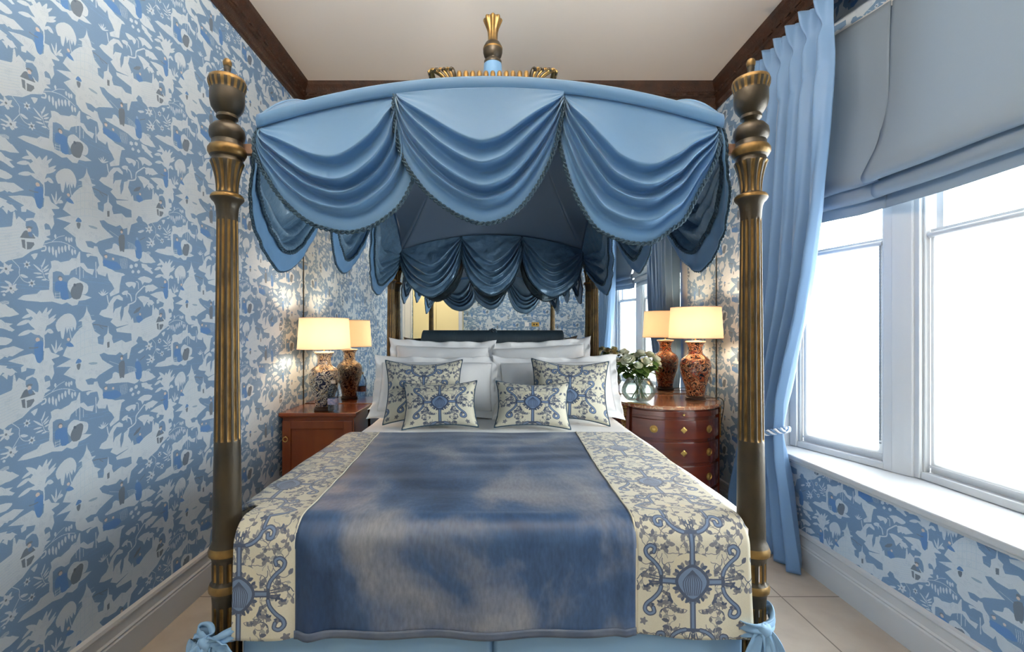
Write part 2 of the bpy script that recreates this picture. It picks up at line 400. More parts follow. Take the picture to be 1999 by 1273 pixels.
    pg('A', [(100,655),(250,645),(400,660),(430,690),(460,790),(540,790),(550,650),(610,660),(640,730),(740,800),(730,815),(640,815),(680,885),(660,900),(675,1000),(640,1070),(610,1010),
      (570,990),(550,1010),(560,1070),(620,1070),(625,1140),(570,1160),(630,1190),(560,1210),(520,1300),(400,1335),(470,1180),(480,1130),(475,1060),(450,990),(400,950),(310,970),(330,930),
      (420,925),(440,870),(330,815),(325,850),(265,850),(260,790),(300,770),(210,720)], WH, 1)
    dc('A', (468,512), 27, SK); pg('A', [(430,555),(520,540),(538,620),(522,795),(470,800),(430,680)], BL); ln('A', [(365,580),(420,600),(470,608)], 14, DK)
    for t in ((635,620),(700,590),(765,650),(650,660),(740,700)): leaf('A', (690,760), t, 22)
    dc('A', (850,640), 22, SK); pg('A', [(815,690),(870,680),(920,750),(850,730)], BL); pg('A', [(715,720),(760,700),(785,740),(720,745)])
    # round boat window with the seated man and the net
    pg('A', [(-160,1100),(-60,1060),(0,1045),(150,1030),(165,850),(185,850),(215,1020),(245,1030),(265,970),(300,1050),(440,1150),(500,1180),(540,1100),(560,1200),(500,1290),(380,1345),(280,1415),(100,1455),(40,1490),(0,1455),(-80,1430),(-140,1300)], WH, 1)
    for k in range(9): ln('A', [(-120,1090+k*38),(60,1080+k*38),(240,1060+k*36)], 4, (170,192,212))
    pg('A', [(320,985),(400,965),(460,1030),(480,1120),(430,1130),(340,1070)], GR)
    pg('A', [(318,1050),(350,1025),(400,1040),(398,1062)], DK); dc('A', (365,1075), 24, SK)
    pg('A', [(258,1155),(300,1088),(340,1085),(355,1125),(400,1120),(430,1165),(430,1182),(260,1172)], DK); pg('A', [(350,1100),(400,1110),(400,1160),(360,1150)], (96,126,164))
    pg('A', [(265,1195),(310,1195),(318,1312),(280,1292)], DK, 1); pg('A', [(332,1222),(420,1230),(428,1258),(385,1312),(335,1318)], DK, 1)
    pg('B', [(385,235),(470,220),(430,300),(400,260)]); ln('B', [(480,150),(560,130),(565,180),(520,190)], 20)
    # wisteria, flowers, fern
    ln('B', [(520,115),(640,80),(760,78),(860,115),(930,160)], 8); ln('B', [(640,80),(720,20),(800,0)], 7)
    for x, y0, y1 in ((615,130,218),(660,130,250),(700,170,278),(735,130,232),(775,130,216),(815,115,206),(860,108,190),(900,160,248),(935,170,236),(690,-20,40),(825,10,70),(860,20,90),(890,20,80)):
        leaf('B', (x-5,y0), (x+3,y1), 30)
    ln('B', [(140,290),(200,350),(240,400),(240,480),(290,560),(370,590)], 8); ln('B', [(240,500),(160,610)], 8)
    for c, r in (((100,420),58),((335,360),48),((395,592),48),((165,665),46),((1010,100),0)):
        if r:
            for k in range(6):
                a = k*PI/3+.3; leaf('B', c, (c[0]+r*math.cos(a), c[1]+r*1.1*math.sin(a)), 26)
            dc('B', c, 17, DK)
    leaf('B', (250,485), (352,520), 40); leaf('B', (150,615), (55,560), 34); leaf('B', (90,650), (0,635), 26); leaf('B', (80,690), (5,700), 24); dc('B', (50,735), 16, WH)
    ln('B', [(510,370),(530,450),(560,530),(610,560)], 8)
    for a, t in (((515,400),(562,285)),((530,430),(605,360)),((540,450),(612,408)),((550,480),(615,462)),((530,460),(410,352)),((525,475),(412,465)),((545,515),(440,520)),((580,550),(515,550))): leaf('B', a, t, 24)
    # cloud bank, couple on an island
    pg('B', [(610,440),(640,390),(630,320),(680,305),(720,312),(750,330),(860,310),(890,280),(950,280),(982,200),(995,200),(998,340),(1040,340),(1090,410),(1170,420),(1150,490),(1070,450),(1000,380),(930,410),(880,440),(860,490),(800,490),(760,450),(700,440),(655,455),(655,690),(610,690),(615,560),(595,520)], WH, 1)
    ln('B', [(990,340),(990,540)], 12); ln('B', [(945,400),(948,480)], 8); ln('B', [(1190,330),(1195,520)], 14); ln('B', [(1035,430),(1036,520)], 10)
    pg('B', [(215,790),(290,740),(460,720),(500,680),(650,670),(680,780),(860,790),(890,770),(991,729),(1040,735),(1140,770),(1060,800),(980,810),(960,860),(900,872),(830,830),(770,855),(650,820),(520,825),(330,810)], WH, 1)
    pg('B', [(850,560),(920,515),(1000,560),(1080,600),(1096,660),(1060,730),(900,720),(870,700),(840,640)]) 
    pg('B', [(690,580),(730,560),(830,580),(830,640),(855,780),(770,792),(740,700),(690,690),(680,640)], BL); dc('B', (748,530), 34, DK); dc('B', (752,540), 26, SK)
    pg('B', [(880,680),(920,610),(1000,585),(1036,630),(1020,710),(990,785),(910,785),(880,730)], DK); dc('B', (930,615), 22, (84,100,120))
    ln('B', [(680,725),(750,720)], 6); ln('B', [(680,760),(750,755)], 6); ln('B', [(690,710),(690,790)], 6); ln('B', [(745,700),(745,790)], 6)
    pg('B', [(0,880),(60,850),(100,880),(240,975),(130,992),(0,1020),(-120,1010),(-60,900)])
    pg('B', [(-120,1040),(0,1040),(60,1080),(160,1095),(70,1110),(185,1170),(150,1195),(40,1140),(-100,1110)], WH, 1)
    for k in range(4): ln('B', [(0,830+k*14),(60,812+k*12),(110,820+k*10)], 6)
    # leaves at the left side
    for q in ([(-60,300),(0,320),(110,370),(155,420),(100,445),(0,400),(-80,370)],[(30,480),(170,490),(300,580),(200,600),(150,560),(90,610),(0,520)],[(-60,660),(0,670),(90,710),(60,750),(-40,740)],
              [(90,760),(150,760),(215,835),(130,800)],[(20,800),(90,880),(100,820),(60,790)],[(-90,0),(0,-20),(150,10),(235,120),(120,110),(40,80),(-60,60)],[(-40,130),(60,170),(160,210),(70,230),(180,290),(150,305),(40,230),(-40,190)]): pg('A', q, WH, 1)
    # standing man, lady, their island, falls
    pg('D', [(415,370),(500,350),(510,300),(550,290),(640,360),(780,360),(800,450),(840,490),(780,515),(700,470),(560,430),(440,400)])
    pg('D', [(870,400),(920,400),(1030,510),(1000,525),(850,510),(860,450)])
    dc('D', (622,125), 28, DK); dc('D', (620,148), 22, SK); pg('D', [(588,195),(650,180),(660,280),(650,395),(625,380),(600,385),(584,280)], DK)
    pg('D', [(790,255),(830,250),(865,320),(872,440),(850,480),(800,460),(790,330)], BL); dc('D', (812,230), 22, LB); ln('D', [(850,245),(910,215)], 12, DK); ln('D', [(470,130),(585,210)], 5)
    for x in range(600, 690, 16): ln('D', [(x,475),(x+8,540),(x+2,600)], 5)
    dc('D', (425,450), 26, SK); ln('D', [(400,435),(440,425)], 12, DK); dc('D', (515,480), 20, SK); pg('D', [(395,490),(500,510),(560,520),(620,600),(520,620),(400,560)], BL)
    for c, r in (((960,110),52),((990,285),48),((740,575),26),((800,560),24),((760,640),20),((830,640),22)):
        for k in range(6):
            a = k*PI/3+.3; leaf('D', c, (c[0]+r*math.cos(a), c[1]+r*1.1*math.sin(a)), 22)
        if r > 40: dc('D', c, 14, DK)
    for k in range(5): leaf('D', (380,940), (330+k*32, 850+abs(k-2)*22), 16)
    for k in range(4): leaf('D', (300,180+k*20), (350+k*40, 60+k*30), 12)
    ln('D', [(340,400),(330,480)], 12); pg('D', [(180,420),(240,420),(300,450),(230,440),(200,465)])
    for k in range(5): ln('D', [(690+k*4,270+k*20),(760,300+k*14),(800,340+k*8)], 5)
    pg('D', [(880,540),(930,550),(1000,640),(980,660),(930,610),(900,600)], WH, 1); pg('D', [(820,140),(880,120),(900,135),(850,160)], WH)
    # engraved lines inside the pale shapes
    old = cv.a.copy(); pale = np.abs(old-np.array(WH, np.float32)/255).sum(2) < .01
    for k in range(620):
        x, y = r2.random()*w, r2.random()*h; a = r2.uniform(-.5, .5)+(PI/2 if r2.random() < .3 else 0); L = r2.uniform(10, 30); c = r2.uniform(-6, 6)
        d = np.array((math.cos(a), math.sin(a))); n = np.array((-d[1], d[0])); p = np.array((x, y))
        for q in range(r2.choice((1,2,3))):
            cv.line([p+n*q*6, p+d*L*.5+n*(c+q*6), p+d*L+n*q*6], 1.6, (172,190,206))
    cv.a = np.where(pale[..., None], cv.a, old)
    # fine weave
    g = np.random.default_rng(1); cv.a *= (1+g.normal(0, .018, (h, w, 1))).astype(np.float32)
    return np.clip(cv.a, 0, 1)
M['wallpaper'] = imgmat('blue_chinoiserie_wallpaper', wallpaper(), .7)
def wuv(s, z): return ((s)/(2*TW), (z-EYE)/TV)       # wallpaper uv from distance along the wall and height

ET = .46
def embroidery():
    w, h = 600, 920; cv = Canvas(w, h, (208,204,184)); k = w/.30   # one border width by one repeat
    NV = (62,76,100); BLU = (106,128,160); GY = (112,114,122); LG = (150,152,148); rr = random.Random(11)
    def mir(fn, P): P = np.array(P, float); fn(P); Q = P.copy(); Q[:,0] = w-Q[:,0]; fn(Q)
    def st(P, wd, col): P = smooth_poly(P, False, 4); mir(lambda q: cv.line(q, wd, col), P)
    def pgm(P, col): mir(lambda q: cv.poly(smooth_poly(q, True, 3), col), P)
    def leafs(x, y, a, L, col):
        d = np.array((math.cos(a), math.sin(a)))*L; n = np.array((-d[1], d[0]))*.32; p = np.array((x, y), float)
        mir(lambda q: cv.poly(q, col), smooth_poly([p, p+d*.4+n, p+d, p+d*.45-n], True, 3))
    # all-over vines and leaves
    for q in range(66):
        x, y = rr.uniform(20, 290), rr.uniform(0, h); a = rr.uniform(0, 6.28); c = rr.choice((GY, GY, NV, LG)); P = [(x, y)]
        for s in range(9): a += rr.choice((.5,-.5,.35)); x += 15*math.cos(a); y += 15*math.sin(a); P.append((x, y))
        st(P, 4, c)
        for s in range(3): px, py = P[rr.randrange(9)]; leafs(px, py, rr.uniform(0, 6.28), rr.uniform(22, 38), rr.choice((GY, GY, LG, (84,92,108))))
    for q in range(16):
        x, y = rr.uniform(30, 280), rr.uniform(0, h)
        for s in range(5): leafs(x, y, s*1.256, 24, rr.choice((NV, GY)))
    def scroll(cx, cy, sx, sy, col=BLU, wd=16):   # bracket arm ending in a curl
        P = [(cx, cy), (cx+30*sx, cy+10*sy), (cx+62*sx, cy+34*sy), (cx+82*sx, cy+70*sy), (cx+112*sx, cy+84*sy), (cx+140*sx, cy+66*sy), (cx+138*sx, cy+36*sy), (cx+114*sx, cy+32*sy), (cx+110*sx, cy+50*sy)]
        for ww, c in ((wd+8, NV), (wd-4, col)): cv.line(smooth_poly(P, False, 5), ww, c)
    def scrollh(cx, cy, sx, sy, col=BLU, wd=16):
        P = [(cx, cy), (cx+10*sx, cy+30*sy), (cx+40*sx, cy+66*sy), (cx+76*sx, cy+98*sy), (cx+84*sx, cy+130*sy), (cx+62*sx, cy+150*sy), (cx+36*sx, cy+140*sy), (cx+40*sx, cy+116*sy)]
        for ww, c in ((wd+8, NV), (wd-4, col)): cv.line(smooth_poly(P, False, 5), ww, c)
    cx, cy = w/2, 460
    # clear cream ground around the strapwork
    cv.poly(smooth_poly([(cx-100,cy-110),(cx,cy-150),(cx+100,cy-110),(cx+120,cy),(cx+90,cy+120),(cx,cy+150),(cx-90,cy+120),(cx-120,cy)], True, 4), (212,206,182))
    for a in range(14):
        t = a*2*PI/14; leafs(cx+80*math.cos(t), cy+88*math.sin(t), t+.5, 34, NV if a % 2 else GY)
    # vertical bar and brackets
    for yy, sg in ((cy+250, 1), (cy-250, -1)):
        cv.line([(cx, cy+70*sg), (cx, yy)], 30, NV); cv.line([(cx, cy+70*sg), (cx, yy)], 14, BLU)
        cv.line([(cx-46, yy), (cx+46, yy)], 18, NV)
        scroll(cx+40, yy, 1, sg); scroll(cx-40, yy, -1, sg)
        for q in (-24,-8,8,24): cv.line([(cx+q*.6, yy+14*sg), (cx+q*1.2, yy+60*sg)], 6, NV)
    for sx in (1, -1):
        cv.line([(cx+80*sx, cy), (cx+160*sx, cy)], 34, NV); cv.line([(cx+80*sx, cy), (cx+160*sx, cy)], 18, BLU)
        cv.line([(cx+165*sx, cy-40), (cx+165*sx, cy+40)], 18, NV)
        scrollh(cx+165*sx, cy+34, sx, 1); scrollh(cx+165*sx, cy-34, sx, -1)
        for q in (-22,-8,8,22): cv.line([(cx+180*sx, cy+q*.8), (cx+225*sx, cy+q*1.3)], 6, NV)
    # shell medallion
    cv.poly(smooth_poly([(cx,cy-104),(cx+64,cy-60),(cx+92,cy),(cx+64,cy+56),(cx,cy+92),(cx-64,cy+56),(cx-92,cy),(cx-64,cy-60)], True, 4), NV)
    cv.poly(smooth_poly([(cx,cy-88),(cx+52,cy-50),(cx+76,cy),(cx+52,cy+46),(cx,cy+76),(cx-52,cy+46),(cx-76,cy),(cx-52,cy-50)], True, 4), BLU)
    for q in range(-4, 5): cv.line(smooth_poly([(cx, cy+60), (cx+q*12, cy), (cx+q*9, cy-70)], False, 4), 5, NV)
    # stepped frame between repeats
    for sg in (0,):
        for sx in (1, -1):
            P = [(cx+150*sx, 60), (cx+150*sx, 120), (cx+90*sx, 128)]
            Q = [(cx+118*sx, -130), (cx+118*sx, -60), (cx+190*sx, -40), (cx+236*sx, 0), (cx+180*sx, 44), (cx+118*sx, 60), (cx+118*sx, 130)]
            for ww, c in ((22, NV), (10, BLU)): cv.line(Q, ww, c)
    for q in range(10): cv.line([(cx, -60+q*12), (cx+(-1)**q*30, -52+q*12)], 5, NV)
    for sx in (1,-1): cv.disc((cx+46*sx, 8), 20, (216,206,178)); cv.line([(cx+66*sx, 8), (cx+106*sx, 8)], 16, GY)
    g = np.random.default_rng(2); cv.a *= (1+g.normal(0, .03, (h, w, 1))).astype(np.float32)
    return np.clip(cv.a, 0, 1)
M['embroid'] = imgmat('cream_silk_with_blue_embroidery', embroidery(), .5, sheen=.3, bump=.003)

# ---------------------------------------------------------------- the room
XL, XR, YM, YB, ZC = -1.453, 1.715, 3.48, -1.60, 3.186
ZS = .600                                    # sill top
BAY = [(1.715,2.95),(1.835,2.80),(1.985,2.25),(2.022,2.19),(2.022,.81),(1.985,.75),(1.835,.20),(1.715,.05)]
def quadwall(name, pts, z0, z1, m, uvs=None, thick=None):
    mb = MB(); s = 0
    for i in range(len(pts)-1):
        a, b = Vector(pts[i]), Vector(pts[i+1]); L = (b-a).length
        vs = [(a.x,a.y,z0),(b.x,b.y,z0),(b.x,b.y,z1),(a.x,a.y,z1)]
        u0, u1 = (uvs(a, s), uvs(b, s+L)) if uvs else (s, s+L)
        mb.add(vs, [(0,1,2,3)], 0, [wuv(u0, z0+VO), wuv(u1, z0+VO), wuv(u1, z1+VO), wuv(u0, z1+VO)]); s += L
    return mb.build(name, m, smooth=False, fix=False)
VO = 0.0
mb = MB(); mb.box((XL-.1,YB-.1,-.05),(2.3,YM+.1,0)); struct(mb.build('floor', M['floor'], smooth=False))
mb = MB(); mb.box((XL-.1,YB-.1,ZC),(2.3,YM+.1,ZC+.05)); struct(mb.build('ceiling', M['ceiling'], smooth=False))
struct(quadwall('wall_left', [(XL,YM+.02),(XL,YB)], 0, ZC, M['wallpaper'], lambda p, s: p.y))
struct(quadwall('wall_back', [(XL-.05,YM+.012),(XR+.05,YM+.012)], 0, ZC, M['wallpaper'], lambda p, s: p.x))
struct(quadwall('wall_front', [(XL,YB),(XR+.5,YB)], 0, ZC, M['wallpaper'], lambda p, s: p.x))
VO = .024
rw = lambda p, s: -p.y+3.832
struct(quadwall('wall_right', [(XR,YM+.02),(XR,2.95)], 0, ZC, M['wallpaper'], rw))
struct(quadwall('wall_right', [(XR,.05),(XR,YB)], 0, ZC, M['wallpaper'], rw))
struct(quadwall('wall_right', [(XR,2.95),(XR,.05)], 0, ZS-.03, M['wallpaper'], rw))
ow = [(x+.001, y) for x, y in BAY]
struct(quadwall('wall_bay', ow, 2.93, ZC, M['wallpaper'], lambda p, s: 3.0+s))
VO = 0.0
# cornice: carved dark wood, mitred round the room
prof = [(0,3.0),(.012,3.0),(.014,3.02),(.028,3.028),(.03,3.05),(.02,3.055),(.022,3.075),(.036,3.085),(.04,3.108),(.034,3.115),(.046,3.14),(.062,3.158),(.066,3.185),(0,3.185)]
mb = MB(); mb.sweep(prof, [(XL,YM,1,-1),(XL,YB,1,1)])
for k in range(60):       # egg beads along the lower moulding
    y = YM-.06-k*.084; mb.box((XL+.03,y-.022,3.09),(XL+.047,y+.022,3.106))
struct(mb.build('trim_1', M['cornice'], smooth=False))
mb = MB(); mb.sweep(prof, [(XL,YM,1,-1),(XR,YM,-1,-1)])
for k in range(37):
    x = XL+.09+k*.084; mb.box((x-.022,YM-.047,3.09),(x+.022,YM-.03,3.106))
struct(mb.build('trim_2', M['cornice'], smooth=False))
mb = MB(); mb.sweep(prof, [(XR,YM,-1,-1),(XR,YB,-1,1)])
mb.box((XR-.001,.05,3.0),(XR+.03,2.95,ZC))
for k in range(60):
    y = YM-.06-k*.084; mb.box((XR-.047,y-.022,3.09),(XR-.03,y+.022,3.106))
struct(mb.build('trim_3', M['cornice'], smooth=False))
mb = MB(); mb.sweep(prof, [(XL,YB,1,1),(XR,YB,-1,1)]); struct(mb.build('trim_4', M['cornice'], smooth=False))
# skirting boards
bprof = [(0,0),(.022,0),(.022,.112),(.016,.118),(.020,.126),(.014,.134),(.013,.168),(.018,.178),(.014,.190),(0,.196)]
mb = MB(); mb.sweep(bprof, [(XL,YM-.01,1,0),(XL,-.24,1,0)]); struct(mb.build('baseboard_left', M['white'], smooth=False))
mb = MB(); mb.sweep(bprof, [(XR,YM-.01,-1,0),(XR,YB,-1,0)]); struct(mb.build('baseboard_right', M['white'], smooth=False))
mb = MB(); mb.sweep(bprof, [(-.5,YB,0,1),(XR-.03,YB,0,1)]); struct(mb.build('baseboard_front', M['white'], smooth=False))
# window sill board following the bay
mb = MB(); n = len(BAY)
front = [(XR-.028,2.95),(XR-.028,.05)]
poly = front+[(x+.05, y) for x, y in reversed(BAY)]
vs = [(x,y,ZS-.03) for x,y in poly]+[(x,y,ZS) for x,y in poly]; k = len(poly)
mb.add(vs, [tuple(range(k)), tuple(range(2*k-1,k-1,-1))]+[(i,(i+1)%k,k+(i+1)%k,k+i) for i in range(k)])
mb.box((XR-.018,.06,ZS-.045),(XR,2.94,ZS-.03))
struct(mb.build('trim_5', M['white'], smooth=False, bevel=.006))

def window(idx, a, b, divide, wl, glazed=True):
    a = Vector((a[0], a[1], 0)); b = Vector((b[0], b[1], 0)); d = (b-a); L = d.length; d.normalize()
    nrm = Vector((-d.y, d.x, 0))
    if nrm.x < 0: nrm = -nrm                       # outwards
    Mx = Matrix.Translation(a) @ Matrix(((d.x, nrm.x, 0, 0), (d.y, nrm.y, 0, 0), (0, 0, 1, 0), (0, 0, 0, 1)))
    root = bpy.data.objects.new(f'window_{idx}', None); root.location = a+Vector((0,0,ZS)); sc.collection.objects.link(root); struct(root)
    Z0, Z1, ZM = ZS+.002, 2.95, 1.755
    mb = MB()
    for x0, x1 in ((0,.045),(L-.045,L)): mb.box((x0,-.012,Z0),(x1,.09,Z1), M=Mx)
    mb.box((.045,-.006,Z0),(L-.045,.09,Z0+.035), M=Mx); mb.box((.045,-.006,Z1-.06),(L-.045,.09,Z1), M=Mx)
    for x0, x1 in ((.045,.058),(L-.058,L-.045)): mb.box((x0,.004,Z0+.035),(x1,.03,Z1-.06), M=Mx)
    mb.build('window_frame', M['white'], root, smooth=False, bevel=.004)
    xs = [.058, L-.058] if not divide else [.058, L/2-.02, L/2+.02, L-.058]
    if divide: q = MB(); q.box((L/2-.02,-.004,Z0+.035),(L/2+.02,.08,Z1-.06), M=Mx); q.build('window_mullion', M['white'], root, smooth=False)
    for k in range(0, len(xs), 2):
        x0, x1 = xs[k], xs[k+1]
        for nm, za, zb, yo in (('lower_sash', Z0+.036, ZM+.02, .03), ('upper_sash', ZM-.018, Z1-.061, .056)):
            q = MB(); t = .034
            q.box((x0,yo,za),(x0+t,yo+.024,zb), M=Mx); q.box((x1-t,yo,za),(x1,yo+.024,zb), M=Mx)
            q.box((x0+t,yo,za),(x1-t,yo+.024,za+.05 if nm == 'lower_sash' else za+.036), M=Mx); q.box((x0+t,yo,zb-.036),(x1-t,yo+.024,zb), M=Mx)
            sa = q.build(nm, M['white'], root, smooth=False)
            g = MB(); g.box((x0+t,yo+.010,za+.036),(x1-t,yo+.014,zb-.036), M=Mx); g.build('glass_pane', M['pane'], sa, smooth=False)
        # sheer roller blind over the lower sash
        r = thing('roller_blind', wl, 'roller blind', tuple(Mx @ Vector(((x0+x1)/2, .015, ZM))), 'sheer roller blinds')
        q = MB(); q.grid(lambda u, v: Mx @ Vector((x0+.006+u*(x1-x0-.012), .020, ZM-.02-v*(ZM-Z0-.085))), 6, 20); q.build('blind_fabric', M['sheer'], r)
        q = MB(); q.tube([Mx @ Vector((x0+.006,.018,ZM-.008)), Mx @ Vector((x1-.006,.018,ZM-.008))], .013, 12); q.build('roller_tube', M['white'], r)
        q = MB(); q.box((x0+.006,.016,Z0+.058),(x1-.006,.024,Z0+.070), M=Mx); q.build('bottom_bar', M['white'], r, smooth=False)
        if k == 0:
            q = MB(); q.tube([Mx @ Vector((x0+.012,.008,ZM-.02)), Mx @ Vector((x0+.012,.008,Z0+.14))], .0035, 6)
            for s in range(60): q.tube([Mx @ Vector((x0+.012,.008,ZM-.02-s*.017)), Mx @ Vector((x0+.012,.008,ZM-.026-s*.017))], .0048, 6)
            q.build('bead_chain', M['chain'], r)
    return root
window(1, BAY[2], BAY[1], False, 'white sheer roller blind in the narrow angled window beside the curtain')
window(2, BAY[4], BAY[3], True, 'white sheer roller blind in the wide window at the right edge')
window(3, BAY[6], BAY[5], False, 'white sheer roller blind in the far angled window, seen only in the mirror')
for i, (a, b) in enumerate(((2,3),(5,4))):
    mb = MB(); A, B = BAY[a], BAY[b]; s = 1 if i == 0 else -1
    mb.add([(A[0]-.015,A[1]+.004*s,ZS),(B[0]-.02,B[1]-.02*s,ZS),(B[0]+.11,B[1]-.02*s,ZS),(A[0]+.13,A[1]+.02*s,ZS),
            (A[0]-.015,A[1]+.004*s,2.95),(B[0]-.02,B[1]-.02*s,2.95),(B[0]+.11,B[1]-.02*s,2.95),(A[0]+.13,A[1]+.02*s,2.95)],
           [(0,1,2,3),(4,5,6,7),(0,1,5,4),(1,2,6,5),(2,3,7,6),(3,0,4,7)])
    struct(mb.build('trim_%d' % (6+i), M['white'], smooth=False, bevel=.006))
for i, (a, b) in enumerate(((0,1),(7,6))):
    mb = MB(); A, B = BAY[a], BAY[b]; s = 1 if i == 0 else -1
    mb.box((A[0]-.0,min(A[1],B[1]),ZS),(B[0]+.03,max(A[1],B[1]),2.95)); struct(mb.build('trim_%d' % (8+i), M['white'], smooth=False))
# lights that stand for the daylight: sampling portals over the window openings
for (a, b) in ((1,2),(3,4),(5,6)):
    A, B = Vector(BAY[a]), Vector(BAY[b]); c = (A+B)/2; d = (B-A); ld = bpy.data.lights.new('daylight_opening', 'AREA'); ld.shape = 'RECTANGLE'
    ld.size = d.length; ld.size_y = 2.36; ld.cycles.is_portal = True; o = bpy.data.objects.new('daylight_opening', ld); sc.collection.objects.link(o)
    n = Vector((-abs(d.y), d.x*(1 if d.y < 0 else -1), 0)).normalized()
    o.location = Vector((c.x, c.y, 1.77))-n*.14; o.rotation_euler = (-n).to_track_quat('Z', 'Y').to_euler()

# mirror over the whole end wall
mb = MB(); mb.box((XL+.004,YM,0.005),(XR-.004,YM+.01,2.998))
root = thing('wall_mirror', 'large mirror covering the whole wall behind the bed', 'mirror', (0,YM,0))
mb.build('mirror_glass', M['mirror'], root, smooth=False)
for x in (XL+.004, XR-.009): mb = MB(); mb.box((x,YM-.004,.005),(x+.005,YM+.002,2.998)); mb.build('edge_strip', M['bronze'], root, smooth=False)

# far end of the room, seen in the mirror
root = struct(bpy.data.objects.new('door_1', None)); sc.collection.objects.link(root); root.location = (XL,-.6,0)
mb = MB()
mb.box((XL+.001,-.34,0),(XL+.03,-.24,2.12)); mb.box((XL+.001,-1.06,0),(XL+.03,-.96,2.12)); mb.box((XL+.001,-1.06,2.12),(XL+.03,-.24,2.22))
mb.build('door_frame', M['white'], root, smooth=False, bevel=.004)
mb = MB(); mb.box((XL+.001,-.955,.005),(XL+.018,-.345,2.115))
for z0, z1 in ((.2,.95),(1.1,1.95)): mb.box((XL+.018,-.86,z0),(XL+.024,-.44,z1))
mb.build('door_leaf', M['white'], root, smooth=False)
root = thing('built_in_wardrobe', 'cream built-in wardrobe with plain doors, seen in the mirror above the headboard', 'wardrobe', (-1.0,YB,0))
mb = MB(); mb.box((XL+.002,YB+.002,0),(-.55,YB+.30,2.6)); mb.build('carcass', M['cream'], root, smooth=False)
for k in range(2):
    x0 = XL+.01+k*.42; mb = MB(); mb.box((x0,YB+.302,.08),(x0+.414,YB+.32,2.55)); dr = mb.build('wardrobe_door', M['cream'], root, smooth=False, bevel=.003)
    q = MB(); q.tube([(x0+(.38 if k == 0 else .03),YB+.335,1.0),(x0+(.38 if k == 0 else .03),YB+.335,1.12)], .006); q.build('door_handle', M['brass'], dr)
mb = MB(); mb.box((-.62,YB+.30,0),(-.55,YB+.325,2.6)); mb.build('side_moulding', M['white'], root, smooth=False, bevel=.003)
root = thing('wall_switch', 'small brass wall switch plate on the far papered wall, seen in the mirror', 'switch', (.80,YB,1.45))
mb = MB(); mb.box((.73,YB+.001,1.41),(.87,YB+.009,1.49)); mb.build('plate', M['brass'], root, smooth=False, bevel=.003)
for x in (.775,.825): q = MB(); q.box((x-.012,YB+.009,1.435),(x+.012,YB+.015,1.465)); q.build('rocker', M['black'], root, smooth=False)
tag(MB().box((.60,YB+.001,1.41),(.68,YB+.012,1.49)).build('socket_plate', M['paper'], None, smooth=False, bevel=.004), 'small white plate beside the brass switch on the far wall, seen in the mirror', 'wall plate')
# unseen pendant, added as fill for the ceiling and the bed front
root = thing('fill_pendant', 'added fill pendant, brass with four opal globes, unseen above the frame', 'added fill light', (0,.7,ZC))
mb = MB(); mb.lathe([(.02,0),(.06,-.004),(.05,-.03),(.01,-.04)], 32, (0,.7,ZC-.001)); mb.build('fill_pendant_rose', M['brass'], root)
mb = MB(); mb.tube([(0,.7,ZC-.03),(0,.7,2.80)], .007, 8); mb.build('fill_pendant_rod', M['brass'], root)
md = bpy.data.materials.new('lit_opal_glass'); md.use_nodes = True; b = md.node_tree.nodes['Principled BSDF']
b.inputs['Emission Color'].default_value = (1,.88,.74,1); b.inputs['Emission Strength'].default_value = 110; M['opal'] = md
for k in range(4):
    a = k*PI/2+PI/4; gx, gy = .28*math.cos(a), .7+.28*math.sin(a)
    mb = MB(); mb.tube([(0,.7,2.81),(.14*math.cos(a),.7+.14*math.sin(a),2.76),(gx,gy,2.79)], .006, 8); arm = mb.build('fill_pendant_arm', M['brass'], root)
    mb = MB(); mb.lathe([(.01,2.775),(.06,2.778),(.12,2.80),(.135,2.825),(.131,2.826),(.115,2.804),(.06,2.783),(.01,2.78)], 28, (gx,gy,0)); mb.build('fill_baffle_dish', M['brass'], arm)  # dish added to keep the fill off the canopy and on the ceiling
    mb = MB(); mb.lathe([(.002,-.075)]+[(.075*math.cos(t), .075*math.sin(t)) for t in [-1.3,-1,-.6,-.2,.2,.6,1,1.3]]+[(.002,.075)], 24, (gx,gy,2.865)); mb.build('fill_globe', M['opal'], arm)
root = thing('ceiling_light', 'small flush ceiling light above the cream wardrobe, out of frame', 'ceiling light', (-1.0,-.95,ZC))
mb = MB(); mb.lathe([(.02,0),(.09,0),(.095,-.02),(.09,-.025)], 32, (-1.0,-.95,ZC-.001)); mb.build('base', M['brass'], root)
mb = MB(); mb.lathe([(.085,-.025),(.07,-.045),(.01,-.055)], 32, (-1.0,-.95,ZC-.001)); mb.build('diffuser', M['opal'], root)

